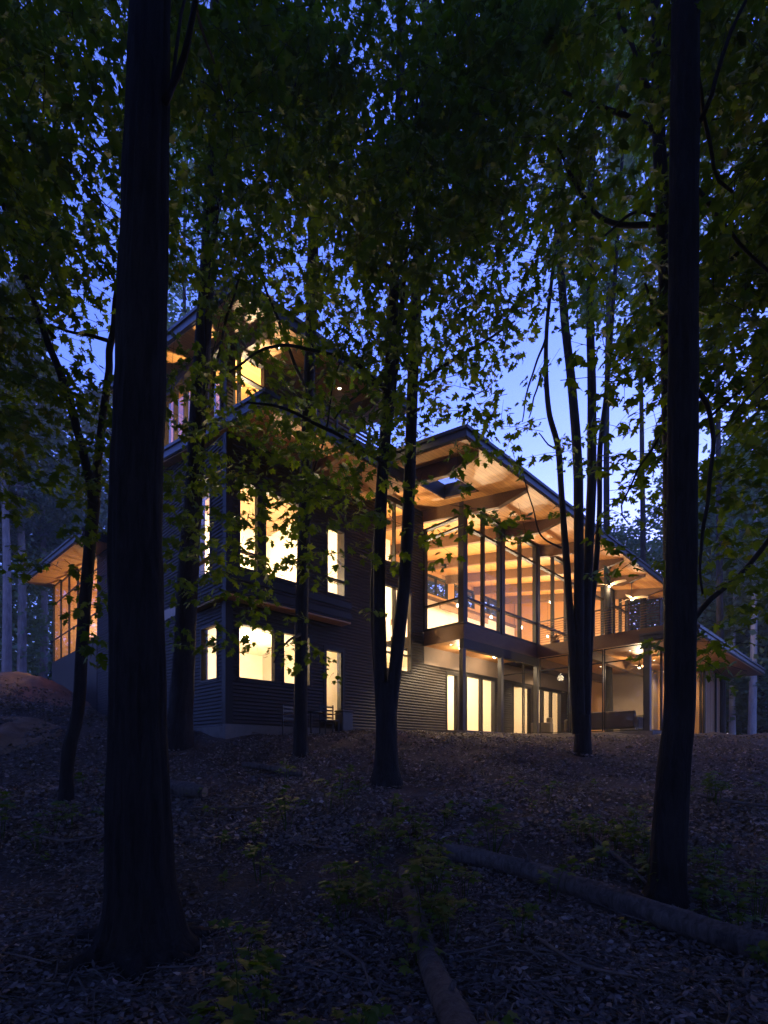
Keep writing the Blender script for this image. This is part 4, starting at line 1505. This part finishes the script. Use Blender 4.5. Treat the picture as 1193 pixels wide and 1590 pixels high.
dec = [far_tree('broadleaf_tree', 'tall bluish broadleaf tree in the wood behind the house', 'broadleaf trees behind the house', 17 + k, 3.6 + .4 * k, 1.2, 9000, .30, M['leaf_far'], M['bark2'], .17) for k in range(3)]
spots = [(945, 37, 1.0), (985, 44, 1.05), (1040, 40, 1.12), (1095, 46, 1.25), (1150, 42, 1.3), (1200, 38, 1.35), (1240, 46, 1.4), (1115, 34, 1.0), (1180, 33, 1.12), (1075, 55, 1.5), (1160, 56, 1.6), (1010, 56, 1.3), (925, 52, 1.12),
         (1225, 31, 1.2), (1290, 36, 1.3), (1340, 33, 1.2),
         (225, 58, 1.3), (80, 44, .9), (30, 36, 1.15), (-40, 38, 1.2), (260, 56, 1.5), (180, 56, 1.6), (60, 55, 1.5), (-110, 34, 1.2), (-190, 33, 1.2),
         (340, 58, 1.2), (470, 60, 1.3), (560, 57, 1.35), (640, 60, 1.4), (700, 57, 1.35), (760, 61, 1.4), (820, 58, 1.3), (880, 60, 1.2)]
scatter_copies(dec, spots)
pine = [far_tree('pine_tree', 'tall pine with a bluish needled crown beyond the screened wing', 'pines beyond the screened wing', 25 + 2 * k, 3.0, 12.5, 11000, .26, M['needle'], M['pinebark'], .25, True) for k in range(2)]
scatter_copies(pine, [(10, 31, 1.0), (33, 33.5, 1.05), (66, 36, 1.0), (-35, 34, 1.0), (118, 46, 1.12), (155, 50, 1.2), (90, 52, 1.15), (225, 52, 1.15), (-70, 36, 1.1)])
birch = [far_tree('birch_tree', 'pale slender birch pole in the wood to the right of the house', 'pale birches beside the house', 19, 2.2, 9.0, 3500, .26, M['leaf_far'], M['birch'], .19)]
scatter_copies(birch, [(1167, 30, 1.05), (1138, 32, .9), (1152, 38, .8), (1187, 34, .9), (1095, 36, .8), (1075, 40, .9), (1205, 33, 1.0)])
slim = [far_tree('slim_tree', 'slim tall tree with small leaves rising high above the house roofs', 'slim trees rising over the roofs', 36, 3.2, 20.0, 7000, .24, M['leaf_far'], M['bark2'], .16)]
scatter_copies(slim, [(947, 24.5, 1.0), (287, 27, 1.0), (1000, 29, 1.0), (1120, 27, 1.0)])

# unseen rest of the wood downhill and beside, added to shade the forest floor
n = 60000
xs = rng.normal(0, 15, n)
ys = rng.uniform(-28, 16, n)
zs = ground_z(xs, ys) + rng.uniform(.5, 17, n)
clump = np.array([mnoise.noise(Vector((a * .35, b * .35, c * .3))) for a, b, c in zip(xs, ys, zs)])
ok = (np.abs(xs) > .95 * np.maximum(ys, 0) + 4.5) & ((ys < 0) | (np.abs(xs) > 6)) & (xs * xs + ys * ys > 36)
ok |= (ys < 6) & (zs > EYE + 1.55 * np.maximum(ys, 0) + 1.2) & (zs > 7) & (ys > -9)      # unseen boughs overhead, added to darken the foreground
ok &= (clump > -.12)
c = np.stack([xs, ys, zs], 1)[ok]
n = len(c)
soup('unseen_shade_wood', place(QUADLEAF, c, rng.normal(0, 1, (n, 3)), rng.normal(0, .6, (n, 3)) + np.array([0, 0, .8]), rng.uniform(.5, 1.0, n)), 4, QUADLEAF[1], n, M['leaf'], None, rng.uniform(.1, .9, n), kind='stuff')
bpy.data.objects['unseen_shade_wood']['label'] = 'unseen foliage of the wood downhill and overhead, added for shade'

# the far mass of the wood
n = 26000
pxs = rng.uniform(-500, 1700, n)
ds = rng.uniform(58, 84, n)
xs = (pxs - CX) / FPX * ds
top = 9 + 4 * np.array([mnoise.noise(Vector((a * .08, 3, b * .05))) for a, b in zip(xs, ds)])
top = top + np.clip((np.abs(pxs - 600) - 380) / 300, 0, 1) * 7
zs = ground_z(xs, ds) + rng.uniform(0, 1, n) * top
c = np.stack([xs, ds, zs], 1)
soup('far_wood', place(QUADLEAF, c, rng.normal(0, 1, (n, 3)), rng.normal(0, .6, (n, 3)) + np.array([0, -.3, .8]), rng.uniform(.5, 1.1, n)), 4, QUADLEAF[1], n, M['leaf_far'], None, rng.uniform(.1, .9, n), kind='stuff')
bpy.data.objects['far_wood']['label'] = 'dense dark wood closing the view behind the trees'

# ------------------------------------------------------------------ forest floor details
def litter(name, n, px0, px1, d0, d1, size, mat, lift=.02):
    px = rng.uniform(px0, px1, n)
    d = np.exp(rng.uniform(math.log(d0), math.log(d1), n))
    x = (px - CX) / FPX * d
    loc = (np.stack([x - OX, d - OY], 1) @ np.array([[1, -1], [1, 1]]) * math.sqrt(.5))
    keep = ~((loc[:, 0] > UC - .3) & (loc[:, 1] > V1 - .3)) & ~((loc[:, 0] > -.5) & (loc[:, 1] > -.6)) & ~((loc[:, 0] > 5) & (loc[:, 1] > -5))
    x, d = x[keep], d[keep]
    m = len(x)
    # thicker drifts here, thinner there
    ok = np.array([mnoise.noise(Vector((a * .9, b * .9, 1.7))) for a, b in zip(x, d)]) + rng.uniform(-.5, .7, m) > -.05
    x, d = x[ok], d[ok]
    m = len(x)
    z = ground_z(x, d) + lift + np.abs(rng.normal(0, .018, m))
    shape = (np.array([(0, -.5, .10), (.34, -.12, .20), (.17, .24, .12), (.04, .58, .16), (-.25, .20, .17), (-.27, -.14, .08)]), [[0, 1, 2, 3], [0, 3, 4, 5]])
    tip = rng.normal(0, 1, (m, 3)) * np.array([1, 1, .35])
    nr = rng.normal(0, .7, (m, 3)) + np.array([0, 0, 1])
    return place(shape, np.stack([x, d, z], 1), tip, nr, size * rng.uniform(.5, 1.35, m)), shape[1]


beds = [litter('leaf_litter', 130000, -250, 1450, 1.9, 18, .052, None), litter('leaf_litter', 60000, -250, 1450, 7, 18, .085, None), litter('leaf_litter', 6000, -60, 150, 15, 26, .09, None, .14)]
lv = np.concatenate([b[0] for b in beds])
soup('leaf_litter', lv, 6, beds[0][1], len(lv) // 6, M['litter'], None, np.clip(rng.normal(.42, .25, len(lv) // 6), 0, 1), kind='stuff')
bpy.data.objects['leaf_litter']['label'] = 'dead brown leaves scattered over the forest floor'

q = MB()
for _ in range(5200):
    d = math.exp(random.uniform(math.log(2.0), math.log(16)))
    x = (random.uniform(-250, 1450) - CX) / FPX * d
    a, L = random.uniform(0, 6.28), random.uniform(.12, .7)
    r = random.uniform(.0012, .0045) if random.random() < .85 else .008
    pts = []
    bend = random.uniform(-.5, .5)
    for j in range(4):
        s = L * (j / 3 - .5)
        xx, yy = x + math.cos(a + bend * j / 3) * s, d + math.sin(a + bend * j / 3) * s
        pts.append(Vector((xx, yy, gz(xx, yy) + .03 + random.uniform(0, .05))))
    q.tube(pts, [r, r, r * .8, r * .5], 4, False)
q.build('twigs_on_ground', M['twig'], None, kind='stuff')['label'] = 'fine dead twigs strewn among the leaves'


def log(name, label, pts, radii, mat='logbark', cat='log', sides=20, stub=0):
    e = empty(name)
    tag(e, label, cat)
    w, rr = resample([Vector(p) for p in pts], radii, .09)

    def jag(i, th, p):
        return 1 + .16 * mnoise.noise(Vector((math.cos(th) * 2.4, math.sin(th) * 2.4, i * .12 + p.x))) + .10 * mnoise.noise(Vector((math.cos(th) * 7, math.sin(th) * 7, i * .3)))
    m = MB(); m.tube(w, rr, sides, True, jag)
    m.build('trunk' if cat == 'log' else 'stick', M[mat], e, smooth=True)
    if cat == 'log':
        for p, t, r in ((w[0], w[0] - w[1], rr[0]), (w[-1], w[-1] - w[-2], rr[-1])):
            t = t.normalized()
            m = MB(); m.tube([p + t * .001, p + t * .004], [r * .86, r * .82], 16)
            m.build('cut_end', M['cutwood'], e)
    for k in range(stub):
        i = int(len(w) * (.25 + .5 * k / max(1, stub - 1))) if stub > 1 else len(w) // 2
        p = w[i]
        dv = Vector((random.uniform(-.4, .4), -.5, random.uniform(.4, .9))).normalized()
        m = MB(); m.tube([p, p + dv * (rr[i] + .10)], [rr[i] * .28, rr[i] * .2], 8)
        m.build('stub', M[mat], e, smooth=True)
    return e


def on_ground(px, d, r, extra=0.0):
    x = (px - CX) / FPX * d
    return (x, d, gz(x, d) + r * .85 + .03 + extra)


log('fallen_log', 'long fallen log lying slantwise before the cracked trunk', [on_ground(690, 6.6, .12), on_ground(800, 6.0, .12), on_ground(900, 5.35, .125), on_ground(1010, 4.75, .13), on_ground(1110, 4.25, .13), on_ground(1230, 3.75, .135), on_ground(1400, 3.3, .14)], [.105, .11, .112, .112, .11, .108, .105], stub=3)
log('fallen_log', 'short pale log with peeling bark pointing at the house', [on_ground(628, 6.1, .08), on_ground(640, 5.0, .085), on_ground(655, 4.3, .09), on_ground(678, 3.5, .095), on_ground(712, 2.85, .10), on_ground(750, 2.3, .1)], [.07, .08, .085, .09, .095, .10], stub=2)
log('fallen_log', 'small log lying below the slim trunk by the corner windows', [on_ground(378, 11.8, .07), on_ground(430, 11.4, .075), on_ground(472, 11.1, .07)], [.065, .075, .06])
log('fallen_log', 'dark rotten log half buried behind the thick maple', [on_ground(262, 9.6, .14), on_ground(290, 9.4, .15), on_ground(318, 9.3, .13)], [.13, .15, .11])
sticks = [((900, 7.6), (960, 6.4), (1010, 5.7), .028, 'bare branch leaning against the foot of the cracked trunk'),
          ((300, 8.6), (350, 8.4), (420, 8.6), .022, 'thin curved branch behind the thick maple trunk'),
          ((1080, 9.0), (1140, 8.6), (1200, 8.5), .03, 'dark branch lying right of the cracked trunk'),
          ((150, 5.6), (260, 5.9), (345, 6.2), .012, 'thin pale stick lying by the maple roots'),
          ((440, 7.4), (480, 6.9), (560, 6.8), .014, 'crooked stick among the seedlings'),
          ((740, 9.8), (800, 10.2), (860, 10.0), .018, 'stick on the slope below the porch'),
          ((520, 4.2), (560, 3.9), (575, 3.5), .014, 'short stick near the pale log'),
          ((60, 7.2), (110, 7.0), (170, 7.3), .02, 'stick lying near the crooked sapling'),
          ((840, 4.1), (900, 3.7), (990, 3.6), .016, 'stick in front of the long fallen log')]
for a, b, c_, r, lab in sticks:
    log('fallen_branch', lab, [on_ground(*a, r, .03), on_ground(*b, r, .05), on_ground(*c_, r, .03)], [r, r * .85, r * .5], 'twig', 'branch', 8)


def mound(name, label, cx_, cy_, rx, ry, hgt):
    n, k = 40, 12
    v, f = [], []
    for i in range(k + 1):
        for j in range(n):
            s, th = i / k, 2 * math.pi * j / n
            x, y = cx_ + math.cos(th) * rx * s, cy_ + math.sin(th) * ry * s
            nz = mnoise.fractal(Vector((x * 1.1, y * 1.1, 2)), 1, 2, 4)
            v.append((x, y, gz(x, y) + hgt * (math.cos(math.pi * s) * .5 + .5) + .28 * nz * (1 - s ** 3) - (.12 if i == k else 0) + .03))
    for i in range(k):
        for j in range(n):
            f.append((i * n + j, i * n + (j + 1) % n, (i + 1) * n + (j + 1) % n, (i + 1) * n + j))
    me = bpy.data.meshes.new(name)
    me.from_pydata(v, [], f)
    me.materials.append(M['soil'])
    me.polygons.foreach_set('use_smooth', [True] * len(f))
    tag(link(bpy.data.objects.new(name, me)), label, kind='structure')


mound('dirt_mound', 'heap of bare brown soil beside the screened wing', -15.6, 22.6, 3.6, 3.0, .2)
mound('dirt_patch', 'patch of bare brown soil on the slope', -10.2, 13.0, 1.9, 1.5, .12)


def seedling(k):
    e = empty('maple_seedling')
    tag(e, 'small green maple seedling sprouting from the leaf litter', 'seedling', 'seedlings on the forest floor')
    h = .16 + .07 * k
    ns = 2 + k
    st = MB()
    pos, tip = [], []
    for s in range(ns):
        az, ln = random.uniform(0, 6.28), random.uniform(.03, .22)
        t = Vector((math.cos(az) * ln, math.sin(az) * ln, h * random.uniform(.6, 1.1)))
        st.tube([(0.02 * math.cos(az), .02 * math.sin(az), -.04), t * .6 + Vector((0, 0, .03)), t], [.004, .003, .002], 4, False)
        for _ in range(5 + k):
            a2 = random.uniform(0, 6.28)
            r2 = random.uniform(.02, .10)
            pos.append((t.x + math.cos(a2) * r2, t.y + math.sin(a2) * r2, t.z + random.uniform(-.06, .02)))
            tip.append((math.cos(a2), math.sin(a2), random.uniform(-.5, .1)))
    st.build('stem', M['seedling'], e)
    m = len(pos)
    soup('leaves', place(LEAF_LITE, np.array(pos), np.array(tip), rng.normal(0, .25, (m, 3)) + np.array([0, 0, 1]), rng.uniform(.05, .105, m)), len(LEAF_LITE[0]), LEAF_LITE[1], m, M['seedling'], e, np.clip(rng.normal(.55, .2, m), 0, 1), kind='stuff')
    return e


seeds = [seedling(k) for k in range(5)]
patches = [(490, 8.2, 9, .9), (560, 6.9, 12, .9), (540, 5.6, 12, .8), (640, 6.2, 12, .7), (600, 7.6, 8, .6), (830, 8.0, 12, .8), (885, 7.6, 14, .7), (940, 7.2, 14, .7), (1005, 6.8, 8, .5), (800, 6.4, 8, .5), (700, 4.9, 10, .6),
           (1110, 6.0, 12, .5), (1165, 5.4, 12, .5), (1140, 4.6, 8, .4), (1180, 8.6, 5, .5), (300, 7.0, 8, .8), (170, 7.6, 8, .7), (70, 7.0, 7, .6), (640, 4.2, 8, .5), (460, 4.6, 7, .7), (760, 3.4, 5, .4), (390, 3.4, 5, .5), (880, 5.0, 6, .4), (1060, 9.0, 6, .7), (230, 10.4, 6, .8), (545, 10.2, 6, .8)]
first = {}
for (px, d, n, sp) in patches:
    for _ in range(int(n * .55 + .5)):
        y = d + random.gauss(0, sp * 1.2)
        x = (px - CX) / FPX * d + random.gauss(0, sp * .8)
        if y < 2.4:
            continue
        pr = seeds[random.randrange(5)]
        o = pr if pr.name not in first else copy_tree(pr)
        first[pr.name] = 1
        o.location = (x, y, gz(x, y) + .02)
        o.rotation_euler = (0, 0, random.uniform(0, 6.28))
        s = random.uniform(.7, 1.5)
        o.scale = (s, s, s)
for pr in seeds:
    if pr.name not in first:
        pr.location = (0, 9, gz(0, 9))

# ------------------------------------------------------------------ evening air
q = MB()
q.box(-300, 300, -80, 330, -4, 42)
hz = q.build('haze', M['glass'], None, kind='stuff')
hz.data.materials.clear()
hm = bpy.data.materials.new('evening_haze')
hm.use_nodes = True
hn = hm.node_tree
hn.nodes.remove(hn.nodes['Principled BSDF'])
pv = hn.nodes.new('ShaderNodeVolumePrincipled')
pv.inputs['Color'].default_value = (.80, .86, .95, 1)
pv.inputs['Density'].default_value = .0018
hn.links.new(pv.outputs[0], hn.nodes['Material Output'].inputs['Volume'])
hz.data.materials.append(hm)
hz['label'] = 'thin blue evening haze in the wood'
